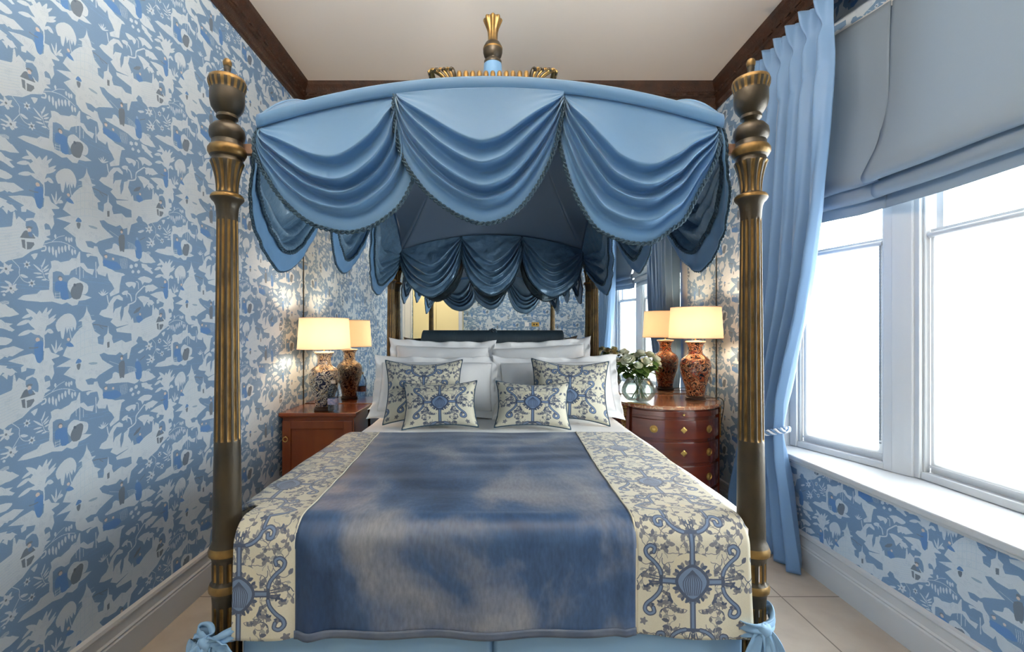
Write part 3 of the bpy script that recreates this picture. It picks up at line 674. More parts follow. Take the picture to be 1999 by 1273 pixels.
# ---------------------------------------------------------------- four-poster bed
BED = thing('four_poster_bed', 'dark bronze four-poster bed with fluted posts and a draped blue canopy', 'bed', (0,2.35,0))
def zz(y): return EYE+(CY-y)*1.31/F
PX = (-.764, .743)
def post():
    P = []
    def a(r, y): P.append((r, zz(y)))
    prof = [(.010,115),(.018,117),(.0245,123),(.021,130),(.018,132),(.020,134),(.0175,138),(.017,143),(.021,146),(.06,150),(.094,156),(.100,163),(.098,170),(.092,176),
            (.088,180),(.090,183),(.090,200),(.083,212),(.066,221),(.052,225),(.056,228),(.056,232),(.045,235),(.038,238),(.042,241),(.070,245),(.090,254),(.094,263),(.090,271),(.078,277),
            (.080,279),(.080,285),(.090,288),(.1,294),(.1,300),(.090,307),(.078,310),(.080,314),(.084,316),(.088,319)]
    for r, y in prof: a(r, y)
    for k in range(1, 9): t = k/8; a(.088-(.031)*(1-(1-t)**2.2), 319+t*58)
    for r, y in [(.058,379),(.078,381),(.086,385),(.087,389),(.080,393),(.068,397),(.060,404),(.057,412),(.0545,425)]: a(r, y)
    ys = [428,431,436]+list(range(450, 850, 25))+[852,856,859,862]
    for y in ys: a(.0545+(y-425)/434*.0135, y)
    for r, y in [(.070,900),(.073,980),(.075,1040),(.076,1052),(.086,1058),(.090,1062),(.098,1070),(.096,1077),(.085,1081),(.080,1086),(.078,1089),(.078,1092),(.078,1096),(.078,1122),(.078,1126),(.078,1129),
                 (.088,1133),(.096,1140),(.094,1147),(.084,1151),(.080,1156),(.077,1172),(.077,1175),(.077,1180),(.077,1300),(.077,1400),(.077,1408),(.077,1412),(.088,1418),(.094,1428),(.088,1438),(.080,1444),(.080,1556),(.09,1560),(.09,1564.5)]: a(r, y)
    def fl(z):      # flute depth by height
        for y0, y1, e, d, n in ((322,377,4,.16,12),(430,859,7,.16,12),(1091,1127,4,.15,12),(1174,1409,7,.15,12)):
            z1, z0 = zz(y0), zz(y1)
            if z0 < z < z1:
                k = min((z1-z), (z-z0))/(e*.00147); return d*min(1, max(0, k))**.5, n
        z1, z0 = zz(166), zz(180)
        if z0 < z < z1: return .08, 18
        return 0, 12
    def rf(r, z, a_):
        d, n = fl(z)
        if not d: return r
        f = (a_*n/(2*PI)+.25) % 1
        return r*(1-d*max(0, math.sin((f-.22)/.56*PI)) if .22 < f < .78 else 1)
    G = [(158,176),(288,308),(381,391),(1062,1079),(1136,1148),(117,130)]
    def mi(r, z, a_):
        d, n = fl(z)
        if d > .03:
            f = (a_*n/(2*PI)+.25) % 1
            return 1 if .28 < f < .72 else 0
        for y0, y1 in G:
            if zz(y1) < z < zz(y0): return 1
        return 0
    mb = MB(); mb.lathe([(r*.5, z) for r, z in P], 144, (0,0,0), mi, rf); return mb
pm = post().build('bed_post', [M['bronze'], M['gold']], BED, angle=50)
first = pm
for i, (x, y) in enumerate(((PX[0],1.31),(PX[1],1.31),(-.755,3.375),(.755,3.375))):
    o = first if i == 0 else first.copy()
    if i: sc.collection.objects.link(o)
    o.parent = BED; o.matrix_parent_inverse = Matrix.Translation(BED.location).inverted(); o.location = (x, y, 0)
    if i >= 2: o.scale = (.93, .93, 1)
for x0, x1 in ((PX[0],-.60),(.60,PX[1])): mb = MB(); mb.box((x0,1.326,1.812),(x1,1.344,1.842)); mb.build('canopy_rail', M['railwood'], BED, smooth=False, bevel=.002)
for x0, x1 in ((-.755,-.60),(.60,.755)): mb = MB(); mb.box((x0,3.366,1.812),(x1,3.384,1.842)); mb.build('canopy_rail', M['railwood'], BED, smooth=False, bevel=.002)
# base and mattress
mb = MB(); mb.box((-.70,1.31,.22),(.70,3.36,.50)); mb.build('bed_base', M['headboard'], BED, smooth=False, bevel=.01)
def rbox(x0, x1, y0, y1, z0, z1, r, nx=40, ny=60):      # rounded mattress-like box
    def sup(t, a, b, rr):
        return a+(b-a)*t
    mb = MB(); mb.box((x0,y0,z0),(x1,y1,z1)); return mb
MAT = thing('mattress', 'mattress under a white fitted sheet on the four-poster bed', 'mattress', (0,2.35,.5))
mb = MB(); mb.box((-.690,1.30,.502),(.735,3.33,.70)); mb.build('mattress_core', M['linen'], MAT, smooth=False, bevel=.02)
def sheet(u, v):
    s = u*2-1; x = (.745 if s > 0 else .700)*max(-1, min(1, s*1.25)); dz = max(0, abs(s)*1.25-1)*.745
    y = 1.285+2.04*min(1, v*1.12-.12) if v*1.12 > .12 else 1.285-.0; dy = max(0, .12-v*1.12)*2.2
    z = .757; 
    if dz > 0: z -= max(0, dz-.02); x += math.copysign(.008+.012*math.sin(y*9)*min(1, dz*8), x)
    if dy > 0: z = min(z, .757-dy)
    return (x-.002, y-.004*(dy > 0), z+.003*noise.noise(Vector((x*5, y*5, 0)))+.002*noise.noise(Vector((x*14, y*3, 2))))
mb = MB(); mb.grid(sheet, 80, 90)
mb.build('fitted_sheet', M['linen'], MAT, solid=.006, angle=180)

# pale blue bed skirt
def skirt(name, p0, p1, z1, split=None):
    mb = MB(); p0, p1 = Vector(p0), Vector(p1); d = p1-p0; L = d.length; n = Vector((d.y,-d.x,0)).normalized()
    def f(u, v):
        off = .006*math.sin(u*L*7+1)*(v)+.004*math.sin(u*L*17)*v
        if split is not None:
            k = abs(u-split)*L; off -= .03*math.exp(-(k/.006)**2)
        p = p0+d*u+n*off; return (p.x, p.y, z1-(z1-.02)*v)
    mb.grid(f, int(L*160), 14); return mb.build(name, M['skirt'], BED, solid=.003, angle=180)
skirt('bed_skirt', (-.69,1.262,0), (.69,1.262,0), .56, .5)
skirt('bed_skirt', (.752,1.38,0), (.752,3.3,0), .55)
skirt('bed_skirt', (-.752,3.3,0), (-.752,1.38,0), .55)
# ties of the skirt round the front posts
def tie(x, sgn):
    mb = MB(); px = x; py = 1.31
    z0, z1 = (.335,.405) if sgn < 0 else (.43,.46)
    def band(path, wd, th=.004, tw=None):
        path = [Vector(p) for p in path]; path = [Vector(q) for q in smooth3(path)]
        vs = []; n = len(path)
        for i, p in enumerate(path):
            t = (path[min(i+1,n-1)]-path[max(i-1,0)]).normalized(); ww = wd(i/(n-1)) if callable(wd) else wd
            a = (tw(i/(n-1)) if tw else 0); up = Vector((0,0,1)) if abs(t.z) < .7 else Vector((1,0,0)); s = t.cross(up).normalized(); b = s.cross(t)
            q = b*math.cos(a)+s*math.sin(a)
            for k in range(7):
                e = (k/6-.5); vs.append(p+q*ww*e+s*.007*math.sin(k*2.1+i*.15))
        mb.add(vs, [(i*7+k, i*7+k+1, (i+1)*7+k+1, (i+1)*7+k) for i in range(n-1) for k in range(6)])
    if sgn < 0:
        kn = W(402,1256,1.222)
        band([W(470,1234,1.25), W(450,1241,1.224), W(428,1249,1.216), kn], lambda t: .040-.020*t)
        band([kn, W(388,1244,1.235), W(394,1228,1.25), W(410,1230,1.25), W(414,1246,1.235), kn], .040)
        band([kn, W(384,1252,1.23), W(380,1272,1.22), W(392,1282,1.22), kn], .038)
        band([kn, W(424,1262,1.215), W(436,1282,1.21), W(448,1310,1.21), W(452,1350,1.21)], lambda t: .03+.06*t)
        band([kn, W(392,1275,1.21), W(386,1300,1.21), W(384,1350,1.21)], lambda t: .03+.06*t)
    else:
        kn = W(1490,1229,1.222)
        band([W(1434,1215,1.26), W(1446,1224,1.232), W(1468,1229,1.218), kn], lambda t: .055-.028*t)
        band([kn, W(1504,1218,1.24), W(1505,1198,1.27), W(1497,1186,1.33), W(1480,1200,1.39)], .034)
        band([kn, W(1482,1255,1.215), W(1476,1290,1.21), W(1472,1350,1.21)], lambda t: .03+.075*t)
        band([kn, W(1502,1250,1.215), W(1511,1282,1.21), W(1516,1340,1.21)], lambda t: .028+.05*t)
    mb.grid(lambda u, v: kn+Vector((.020*math.cos(u*2*PI)*math.sin(v*PI), .015*math.sin(u*2*PI)*math.sin(v*PI), .017*math.cos(v*PI)))*(1+.15*math.sin(u*12+v*5)), 20, 10, closeu=True)
    return mb.build('ribbon_tie', M['skirt'], BED, solid=.003, angle=180)
def smooth3(P, n=8):
    P = [Vector(p) for p in P]; out = []
    for i in range(len(P)-1):
        a, b, c, d = P[max(i-1,0)], P[i], P[i+1], P[min(i+2,len(P)-1)]
        for k in range(n):
            t = k/n; out.append(.5*((2*b)+(c-a)*t+(2*a-5*b+4*c-d)*t*t+(3*b-a-3*c+d)*t**3))
    out.append(P[-1]); return out
tie(PX[0], -1); tie(PX[1], 1)
# headboard: rolled and finely pleated silk
def hb(u, v):
    x = (u*2-1); t = v
    if t < .3: z = 1.0+t/.3*.22; w_ = .56-.035*t/.3; y = 3.33; 
    else:
        a = (t-.3)/.7*PI*1.1; z = 1.235+.062*math.sin(min(a,PI)); y = 3.36-.03*math.cos(a)*1.0; z = 1.235+.065*math.sin(a); w_ = .525-.035*(t-.3)
    return (x*w_, y-.0025*math.cos(u*2*PI*110), z)
mb = MB(); mb.grid(hb, 660, 24); mb.build('headboard', M['headboard'], BED, angle=180, solid=.01, offs=1)
mb = MB(); mb.box((-.53,3.335,.72),(.53,3.40,1.22)); mb.build('headboard_panel', M['headboard'], BED, smooth=False, bevel=.01)
mb = MB()
for k in range(7):
    a = k*2*PI/7; c = Vector((0,3.345,1.300)); p = c+Vector((math.cos(a)*.022,0,math.sin(a)*.014)); mb.lathe([(.002,-.01),(.012,-.006),(.013,0),(.008,.008),(.001,.011)], 10, p)
mb.lathe([(.002,-.012),(.012,-.006),(.012,.004),(.001,.012)], 12, (0,3.335,1.302)); mb.build('rosette', M['headboard'], BED)

# ---------------------------------------------------------------- canopy
CXL, CXR, CYF, CYB = -.672, .657, 1.305, 3.365
def archF(x): t = (x-(CXL+CXR)/2)/((CXR-CXL)/2); return 1.906+.109*(1-t*t)
def archS(y): t = (y-(CYF+CYB)/2)/((CYB-CYF)/2); return 1.906+.300*(1-abs(t)**3.3)
# roof: four cloth panels running up to the crown
cr = .245; zc = 2.415; cyc = 2.33
def roofpt(side, u, k):
    if side == 0: x = CXL+(CXR-CXL)*u; p = Vector((x, CYF, archF(x))); q = Vector((-cr+2*cr*u, cyc-cr, zc))
    elif side == 2: x = CXR+(CXL-CXR)*u; p = Vector((x, CYB, archF(x))); q = Vector((cr-2*cr*u, cyc+cr, zc))
    elif side == 1: y = CYF+(CYB-CYF)*u; p = Vector((CXR, y, archS(y))); q = Vector((cr, cyc-cr+2*cr*u, zc))
    else: y = CYB+(CYF-CYB)*u; p = Vector((CXL, y, archS(y))); q = Vector((-cr, cyc+cr-2*cr*u, zc))
    r = p.lerp(q, k); r.z -= .05*math.sin(k*PI)*(1-.6*math.sin(u*PI)); return r
for s in range(4):
    mb = MB(); mb.grid(lambda u, v: roofpt(s, u, v), 48, 24); mb.build('canopy_roof_panel', [M['canopy'], M['rooflining']], BED, angle=180, solid=.004, fix=True)
mb = MB(); mb.box((-cr-.01,cyc-cr-.01,zc-.012),(cr+.01,cyc+cr+.01,zc+.012)); mb.build('crown_board', M['rooflining'], BED, smooth=False)
# gilded cresting round the crown
mb = MB(); e = cr+.012
for s in range(4):
    Rz = Matrix.Translation((0,cyc,zc)) @ Matrix.Rotation(s*PI/2, 4, 'Z')
    mb.box((-e,-e-.012,.0),(e,-e+.004,.018), 0, Rz)
    for k in range(-5, 6):
        x = k*.0305; mb.lathe([(.0115,.0),(.0115,.056),(.008,.064),(.002,.067)], 12, (x,-e-.004,0), 1, M=Rz)
    for sx in (-1, 1):           # spreading acanthus leaf at each end
        for k in range(6):
            t = k/5; x0 = sx*(.175+.02*t); x1 = sx*(.185+.085*t); zt = .066-.006*t
            pts = [Rz @ Vector((x0,-e-.002,0)), Rz @ Vector(((x0+x1)/2-sx*.004,-e-.014,.04)), Rz @ Vector((x1,-e-.022,zt)), Rz @ Vector((x1+sx*.007,-e-.034,zt-.01))]
            mb.tube(smooth3(pts, 4), lambda q: .004+.007*math.sin(min(1, q+.15)*PI*.9), 8, 1 if k % 2 else 0)
mb.build('crown_cresting', [M['bronze'], M['gold']], BED, angle=60)
def zf(y): return EYE+(CY-y)/F*cyc
mb = MB(); mb.lathe([(.062,zc+.012),(.052,2.55),(.046,zf(127)),(.040,zf(126))], 32, (0,cyc,0)); mb.build('finial_neck', M['canopy'], BED)
def frf(r, z, a):
    if z < zf(83): return r
    t = (z-zf(83))/(zf(36)-zf(83)); return r*(1-.22*t**.6*(.5-.5*math.cos(a*8)))
fp = [(.040,zf(128)),(.044,zf(126)),(.045,zf(121)),(.040,zf(119)),(.030,zf(117)),(.034,zf(115)),(.044,zf(110)),(.049,zf(103)),(.049,zf(99)),(.050,zf(96)),(.046,zf(92)),(.038,zf(86)),(.028,zf(83)),
      (.025,zf(81)),(.0245,zf(72)),(.026,zf(64)),(.031,zf(57)),(.039,zf(50)),(.046,zf(44)),(.050,zf(40)),(.047,zf(37)),(.036,zf(36)),(.02,zf(39)),(.004,zf(45))]
mb = MB(); mb.lathe(fp, 96, (0,cyc,0), lambda r, z, a: 1 if z > zf(84) and .3 < (a*8/(2*PI)+.0) % 1 < .7 or zf(101) < z < zf(95) else (1 if z > zf(84) and math.cos(a*8) > 0 else 0), frf)
mb.build('finial', [M['bronze'], M['gold']], BED, angle=180)

RID = [(.42,.040),(.58,.046),(.71,.044),(.83,.038)]
def foldprof(t, seedp):
    """outward bulge of a swag at parameter t (0 top, 1 hem): rolls that overhang below"""
    prev = 0.0; base = 0
    for k, (r, a) in enumerate(RID):
        r = r+.02*math.sin(seedp*3.7+k*1.9)
        if t < r:
            q = (t-prev)/(r-prev); return base+a*(q**1.6 if k else q**2.2)
        if t < r+.035:
            q = (t-r)/.035; return base+a*(1-q*q*(3-2*q)*.92)
        prev = r+.035; base = a*.08
    q = (t-prev)/(1-prev); return base+.014*q+.006*math.sin(q*PI)
def swag(A, B, bot, outn, name, parent, mats, bulge=.05, amp=1.0, crinkle=0.0, seed=0, ns=72, nt=96, depthmap=None, trim=True, facing=None):
    """A, B: top corners; bot: hem polyline from A side to B side; outn: outward normal"""
    A = Vector(A); B = Vector(B); bp = smooth3([Vector(p) for p in bot], 8)
    L = [0]
    for i in range(1, len(bp)): L.append(L[-1]+(bp[i]-bp[i-1]).length)
    def hem(s):
        d = s*L[-1]; i = 1
        while i < len(L)-1 and L[i] < d: i += 1
        q = (d-L[i-1])/max(L[i]-L[i-1], 1e-9); return bp[i-1].lerp(bp[i], q)
    H = [hem(i/ns) for i in range(ns+1)]
    def f(u, v):
        i = int(round(u*ns)); top = A.lerp(B, u)
        if depthmap: top.z = depthmap(top)
        lat = math.sin(PI*u)
        # gathers: near the corners all folds converge
        vv = v
        g = 1-(1-v)**1.0
        av = abs(2*u-1); sh = (1-g)*2.0*av**1.8*(1-av); tgt = H[i]; p = top.lerp(tgt, g); p = p.lerp(top, sh*(g > 0)) if g < 1 else p
        skew = .05*math.sin(seed*2.3+1)*lat
        env = max(0, lat)**.5
        b = foldprof(min(1, max(0, v+skew*(1-v)*v+.05*v*(1-v)*noise.noise(Vector((u*3.5, seed*2.1, v*2))))), seed)
        o = bulge*lat*math.sin(v*PI*.62)+amp*b*env+ (.010*math.sin(v*2*PI*7)*(1-env)*min(1, lat*6)*v)
        if crinkle:
            o += crinkle*(noise.noise(Vector((p.x*9+seed*3, p.y*9, p.z*14)))+.6*noise.noise(Vector((p.x*24, p.y*24+seed, p.z*30))))*min(1, lat*4)
        sag = .012*amp*env*math.sin(v*PI)
        return p+Vector(outn)*o-Vector((0,0,sag))
    mb = MB(); mb.grid(f, ns, nt, (lambda u, v: 2 if v > facing else 0) if facing else 0)
    if (B-A).cross(Vector((0,0,-1))).dot(Vector(outn)) < 0: mb.f = [q[::-1] for q in mb.f]
    o = mb.build(name, mats, parent, angle=180, solid=.003, fix=False)
    hemline = [f(i/ns, 1) for i in range(ns+1)]
    if facing: return o, hemline, [f(i/ns, facing)-Vector(outn)*.006 for i in range(ns+1)]
    return o, hemline
def braid(path, r, parent, name='braid_trim', out=(0,-1,0)):
    # densely resampled, with two twisted strands and small loops
    P = [Vector(p) for p in path]; L = [0]
    for i in range(1, len(P)): L.append(L[-1]+(P[i]-P[i-1]).length)
    n = int(L[-1]/.0035); Q = []; j = 1
    for i in range(n+1):
        d = L[-1]*i/n
        while j < len(L)-1 and L[j] < d: j += 1
        Q.append(P[j-1].lerp(P[j], (d-L[j-1])/max(L[j]-L[j-1], 1e-9)))
    mb = MB(); o = Vector(out)
    for ph in (0, PI):
        pts = []
        for i, p in enumerate(Q):
            t = (Q[min(i+1,n)]-Q[max(i-1,0)]).normalized(); s = t.cross(o).normalized(); a = i*.75+ph
            pts.append(p+o*(.004+.35*r*math.sin(a))+s*(r*.75*math.cos(a)))
        mb.tube(pts, r*.62, 5)
    return mb.build(name, M['trim'], parent, angle=180)
def bandmesh(fn, n, name, lip=(0,-1,0)):
    mb = MB(); o = Vector(lip)
    def f(u, v):
        p = Vector(fn(u)); k = v
        return p+o*(.004+.006*math.sin(k*PI))+Vector((0,0,.004-.034*k))
    mb.grid(f, n, 6)
    pts = [f(i/n, 1)+o*.001 for i in range(n+1)]
    b = mb.build(name, M['canopy'], BED, angle=180, solid=.006)
    return b
def px(l, D=1.305): return [W(x, y, D) for x, y in l]
SW = {}
vf = bandmesh(lambda u: (CXL+(CXR-CXL)*u, CYF, archF(CXL+(CXR-CXL)*u)), 60, 'front_valance')
FS = [ ((512,252),(778,192),[(504,254),(500,285),(512,322),(527,347),(562,396),(612,440),(660,458),(700,461),(740,448),(780,418),(800,388),(812,352),(804,300),(790,250),(778,200)], 0),
       ((1101,192),(1398,250),[(1103,198),(1090,251),(1089,284),(1095,317),(1108,366),(1128,412),(1154,452),(1184,470),(1214,480),(1248,483),(1271,476),(1299,455),(1324,435),(1356,378),(1386,327),(1401,284),(1404,262)], 2),
       ((776,186),(1100,186),[(773,190),(772,218),(777,267),(787,307),(800,337),(823,370),(843,393),(876,419),(910,438),(945,448),(985,438),(1015,415),(1043,378),(1066,335),(1084,285),(1095,230),(1098,196)], 1)]
def seam(p): return archF(p.x)-.028
for A, B, bot, k in FS:
    off = Vector((0, -.012 if k == 1 else 0, 0))
    o, hl = swag(W(*A, 1.303)+off, W(*B, 1.303)+off, [p+off for p in px(bot, 1.302)], (0,-1,0), 'swag', vf, [M['canopy'], M['lining']], bulge=.035, seed=k, depthmap=seam)
    braid(hl, .0050, vf)
# generic scalloped swags for the sides and the head end
UN = [(0,0),(-.012,.10),(.0,.28),(.03,.45),(.09,.64),(.19,.80),(.33,.93),(.5,1.0),(.67,.93),(.81,.80),(.91,.64),(.97,.45),(1.0,.28),(1.012,.10),(1,0)]
def side_valance(name, fa, fb, arch, outn, nsw, zb, flare, seed0, mats, crk, inner=False):
    band = bandmesh(lambda u: Vector(fa).lerp(Vector(fb), u)*1+Vector((0,0,arch(Vector(fa).lerp(Vector(fb), u))-Vector(fa).lerp(Vector(fb), u).z)), 60, name, outn)
    o = Vector(outn); top = .028
    if inner: outn = tuple(-o); o = -o; top = .002; fa = Vector(fa)+o*.012; fb = Vector(fb)+o*.012
    for k in range(nsw):
        a = Vector(fa).lerp(Vector(fb), k/nsw); b = Vector(fa).lerp(Vector(fb), (k+1)/nsw); bot = []
        for (t, d) in UN:
            p = a.lerp(b, t); zt = arch(p)-top; p = Vector((p.x, p.y, zt+(zb[k]-zt)*d)); p += o*flare*math.sin(d*PI*.5)*(math.sin(max(0,min(1,t))*PI)**.5+.15); bot.append(p)
        ob, hl, fl_ = swag(a, b, bot, outn, 'swag', band, mats, bulge=.03, seed=seed0+k, crinkle=crk, ns=56, nt=80, depthmap=lambda p: arch(p)-top, facing=.88)
        braid(hl, .0050, band, out=outn)
        if not inner: braid(fl_, .0060, band, out=tuple(-Vector(outn)))
side_valance('left_valance', (CXL,CYF+.01,1.9), (CXL,CYB,1.9), lambda p: archS(p.y), (-1,0,0), 3, (1.515,1.60,1.545), .045, 3, [M['canopy'], M['lining'], M['canopy'], M['canopy']], .008)
side_valance('right_valance', (CXR,CYF+.01,1.9), (CXR,CYB,1.9), lambda p: archS(p.y), (1,0,0), 3, (1.515,1.60,1.545), .045, 7, [M['canopy'], M['lining'], M['canopy'], M['canopy']], .008)
side_valance('head_valance', (CXR,CYB,1.9), (CXL,CYB,1.9), lambda p: archF(p.x), (0,1,0), 3, (1.545,1.56,1.545), .03, 11, [M['lining']]*4, .014, True)

# ---------------------------------------------------------------- coverlet
COV = thing('coverlet', 'blue velvet coverlet with cream embroidered borders over the foot of the bed', 'coverlet', (0,1.8,.77))
W0, RC, YF, ZT = 2.36, .06, 1.243, .770
LT = (W0-YF-RC); LA = RC*PI/2; LD = ZT-RC-.470; LW = LT+LA+LD
def cover(x, w):
    """x across (m), w along from the pillow end over the foot"""
    y = W0-w; z = ZT; nz = 0
    if w <= LT: pass
    elif w <= LT+LA:
        a = (w-LT)/RC; y = YF+RC-RC*math.sin(a); z = ZT-RC+RC*math.cos(a)
    else: y = YF; z = ZT-RC-(w-LT-LA)
    # overhang down the left side, only behind the post
    if x < -.735:
        d = -.735-x; k = min(d/.05, 1); xx = -.735-.05*math.sin(k*PI/2); zz_ = z-.05*(1-math.cos(k*PI/2))-max(0, d-.05); xx -= .015*math.sin(y*8)*min(1, d*6)
        if w <= LT: x, z = xx-.02*min(1,d*5), zz_
    z += .004*noise.noise(Vector((x*4, y*4, 1)))*(1 if w < LT else .3)
    if w > LT:
        t = (w-LT)/(LW-LT); f = .010*math.sin(x*9+1)*t+.006*math.sin(x*23+2)*t+.012*t*math.exp(-((x+.49)/.025)**2)-.010*t*math.exp(-((x+.53)/.02)**2)+.010*t*math.exp(-((x-.36)/.02)**2)
        y -= f+.012*t; z += .006*math.sin(x*7+.5)*t-.012*t*(1 if x < -.55 else 0)*min(1, max(0, -.55-x)*8)
    else: z += .0035*noise.noise(Vector((x*2.2, y*11, 4)))
    return Vector((x, y, z))
def sl(w): t = w/LW; return -.588+.053*t+.012*math.sin(t*3)
def srr(w): t = w/LW; return .432-.041*t-.012*math.sin(t*3)
def smin(w):
    y = W0-w
    a = -.735-.15*min(1, w/.3)
    if w > LT-.11: k = min(1, (w-(LT-.11))/.045); k = k*k*(3-2*k); return a+(-.703-a)*k
    return a
def smax(w): t = w/LW; return .712+.01*math.sin(t*6)-.006*t
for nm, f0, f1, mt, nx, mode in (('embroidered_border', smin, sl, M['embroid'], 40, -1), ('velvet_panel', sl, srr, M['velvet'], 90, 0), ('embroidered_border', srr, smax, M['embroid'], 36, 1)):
    mb = MB()
    def fn(u, v, f0=f0, f1=f1):
        w_ = v*LW; return cover(f0(w_)+(f1(w_)-f0(w_))*u, w_)
    def uvf(u, v, f0=f0, f1=f1):
        w_ = v*LW; x = f0(w_)+(f1(w_)-f0(w_))*u
        return ((x-srr(w_))/.30, -(w_-LT-LA-.09)/ET+.5) if mode == 1 else ((sl(w_)-x)/.30, -(w_-LT-LA-.12)/ET+.5)
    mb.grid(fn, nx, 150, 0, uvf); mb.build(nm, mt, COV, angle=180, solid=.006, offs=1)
mb = MB(); mb.grid(lambda u, v: cover(sl(LW)+(srr(LW)-sl(LW))*u, LW-.020+.021*v)+Vector((0,-.0075,0)), 90, 3)
mb.build('hem', mat('grey_blue_velvet_hem', (92,102,118), .6, var=(20,.2,(70,84,108))), COV, angle=180, solid=.003)
for f0, col in ((sl, 'a'), (srr, 'b')):
    mb = MB(); mb.tube([cover(f0(w_), w_)+Vector((0,-.004 if w_ > LT+LA else 0,.007 if w_ < LT+LA else 0)) for w_ in [i*LW/150 for i in range(151)]], .0028, 6); mb.build('piped_seam', M['embroid'], COV, angle=180)

# ---------------------------------------------------------------- roman blinds
def roman(name_label, a, b, in0, bill, z0=2.925):
    a = Vector((a[0], a[1], 0)); b = Vector((b[0], b[1], 0)); d = b-a; L = d.length; d.normalize(); n = Vector((d.y, -d.x, 0))
    if n.x > 0: n = -n
    root = thing('roman_blind', name_label, 'roman blind', tuple((a+b)/2+Vector((0,0,z0))))
    prof = [(0,z0),(.004,2.7),(.012,2.45),(.03,2.25),(.062,2.12),(.078,2.06),(.070,2.035),(.052,2.045),(.040,2.08),(.034,2.10),(.038,2.07),(.052,2.02),(.058,1.985),(.048,1.965),(.034,1.975),(.024,2.01),(.020,2.02),(.022,1.97),(.026,1.93),(.027,1.905)]
    P = smooth3([Vector((o, 0, z)) for o, z in prof], 6)
    def f(u, v):
        q = P[int(round(v*(len(P)-1)))]; e = (1-v)
        o = in0+q.x*(1+bill*(1-u)*1.2)+.005*noise.noise(Vector((u*3, q.z*5, bill)))+bill*.03*(1-u)**3*math.sin(min(1,v*1.6)*PI)
        sag = -.012*math.sin(u*PI*2)*(v > .4)*v
        return a+d*(u*L)+n*o+Vector((0,0,q.z+sag*.4+.006*noise.noise(Vector((u*4,q.z*3,3)))))
    mb = MB(); mb.grid(f, 48, len(P)-1); mb.build('blind_fabric', M['blind'], root, angle=180, solid=.005)
    mb = MB(); mb.tube([a+n*(in0-.008)+Vector((0,0,z0-.012)), b+n*(in0-.008)+Vector((0,0,z0-.012))], .011, 10); mb.build('head_rail', M['white'], root)
    return root
roman('grey-blue roman blind half raised on the narrow window beside the curtain', (1.980,2.245), (1.83,2.78), .022, .10)
roman('large grey-blue roman blind on the wide window at the top right', (1.995,2.255), (1.995,.79), .02, .55)
roman('grey-blue roman blind on the far angled window, seen only in the mirror', (1.980,.755), (1.83,.22), .022, .10)

# ---------------------------------------------------------------- curtains
def interp(tab, z):
    for (z0, a), (z1, b) in zip(tab, tab[1:]):
        if z1 <= z <= z0: t = (z0-z)/(z0-z1); t = t*t*(3-2*t) if abs(z0-z1) > .3 and False else t; return a+(b-a)*t
    return tab[0][1] if z > tab[0][0] else tab[-1][1]
NEAR = [(2.92,2.19),(2.64,2.187),(2.287,2.214),(1.925,2.256),(1.60,2.31),(1.37,2.367),(1.15,2.447),(.90,2.53),(.728,2.56),(.577,2.534),(.317,2.469),(.07,2.414),(0,2.41)]
FAR = [(2.92,2.83),(2.3,2.87),(1.6,2.90),(1.1,2.93),(.73,2.92),(.5,3.0),(.25,3.10),(0,3.13)]
def curtain(label, flip):
    T = (lambda y: 3.0-y) if flip else (lambda y: y)
    root = thing('curtain', label, 'curtain', (1.62, T(2.6), 0), 'blue curtains at the two ends of the bay window')
    NP = 6
    def f(u, v):
        z = 2.93*(1-v)+.008*v
        y0, y1 = interp(NEAR, z), interp(FAR, z); 
        top = max(0, min(1, (z-2.50)/.30)); pin = math.exp(-((z-2.79)/.045)**2)
        ph = u*NP*2*PI; x = 1.635
        if z > 2.70: x += 0
        tie = math.exp(-((z-.73)/.16)**2)
        amp = .050*(1-.35*tie)*(1-top*.65)
        # folds widen and drift towards the floor
        w_ = math.sin(ph+.5*math.sin(z*1.7+u*5)); x -= amp*(abs(w_)**.8*math.copysign(1, w_))
        x += .012*math.sin(ph*2+z*2)*(1-top)
        k = (u*NP+.25) % 1                      # pinch pleats
        pl = math.exp(-((k-.5)/.16)**2)
        if z > 2.60:
            fan = max(0, (z-2.79)/.14) if z > 2.79 else 0
            x -= pl*(.036*top*(1-.7*pin))*(1+.6*fan*math.cos((k-.5)*2*PI*5)); 
            y = y0+(y1-y0)*(u+(-(k-.5)*pl*.75/NP)*pin)
        else: y = y0+(y1-y0)*u
        x -= .05*tie*math.sin(u*PI)+.02*max(0,.5-z)*math.sin(u*PI)
        x += .004*noise.noise(Vector((y*8, z*3, 5)))
        return (x, T(y), z)
    mb = MB(); mb.grid(f, 280, 170); mb.build('curtain_fabric', M['curtain'], root, angle=180, solid=.003)
    q = MB(); pts = [Vector(p) for p in ((1.685,T(2.95),.62),(1.60,T(2.86),.635),(1.535,T(2.72),.67),(1.545,T(2.60),.715),(1.60,T(2.535),.745),(1.66,T(2.55),.75),(1.69,T(2.7),.70))]
    pts = smooth3(pts, 14)
    for k in range(4):
        q.tube([p+Vector((.006*math.cos(i*.55+k*PI/2), 0, .012*math.sin(i*.55+k*PI/2)+(0))) for i, p in enumerate(pts)], .0062, 6, k % 2)
    q.build('rope_tieback', [M['curtain'], M['paper']], root)
    return root
curtain('long pale blue curtain with pinch pleats tied back beside the right bed post', False)
curtain('long pale blue curtain at the near end of the bay, seen only in the mirror', True)
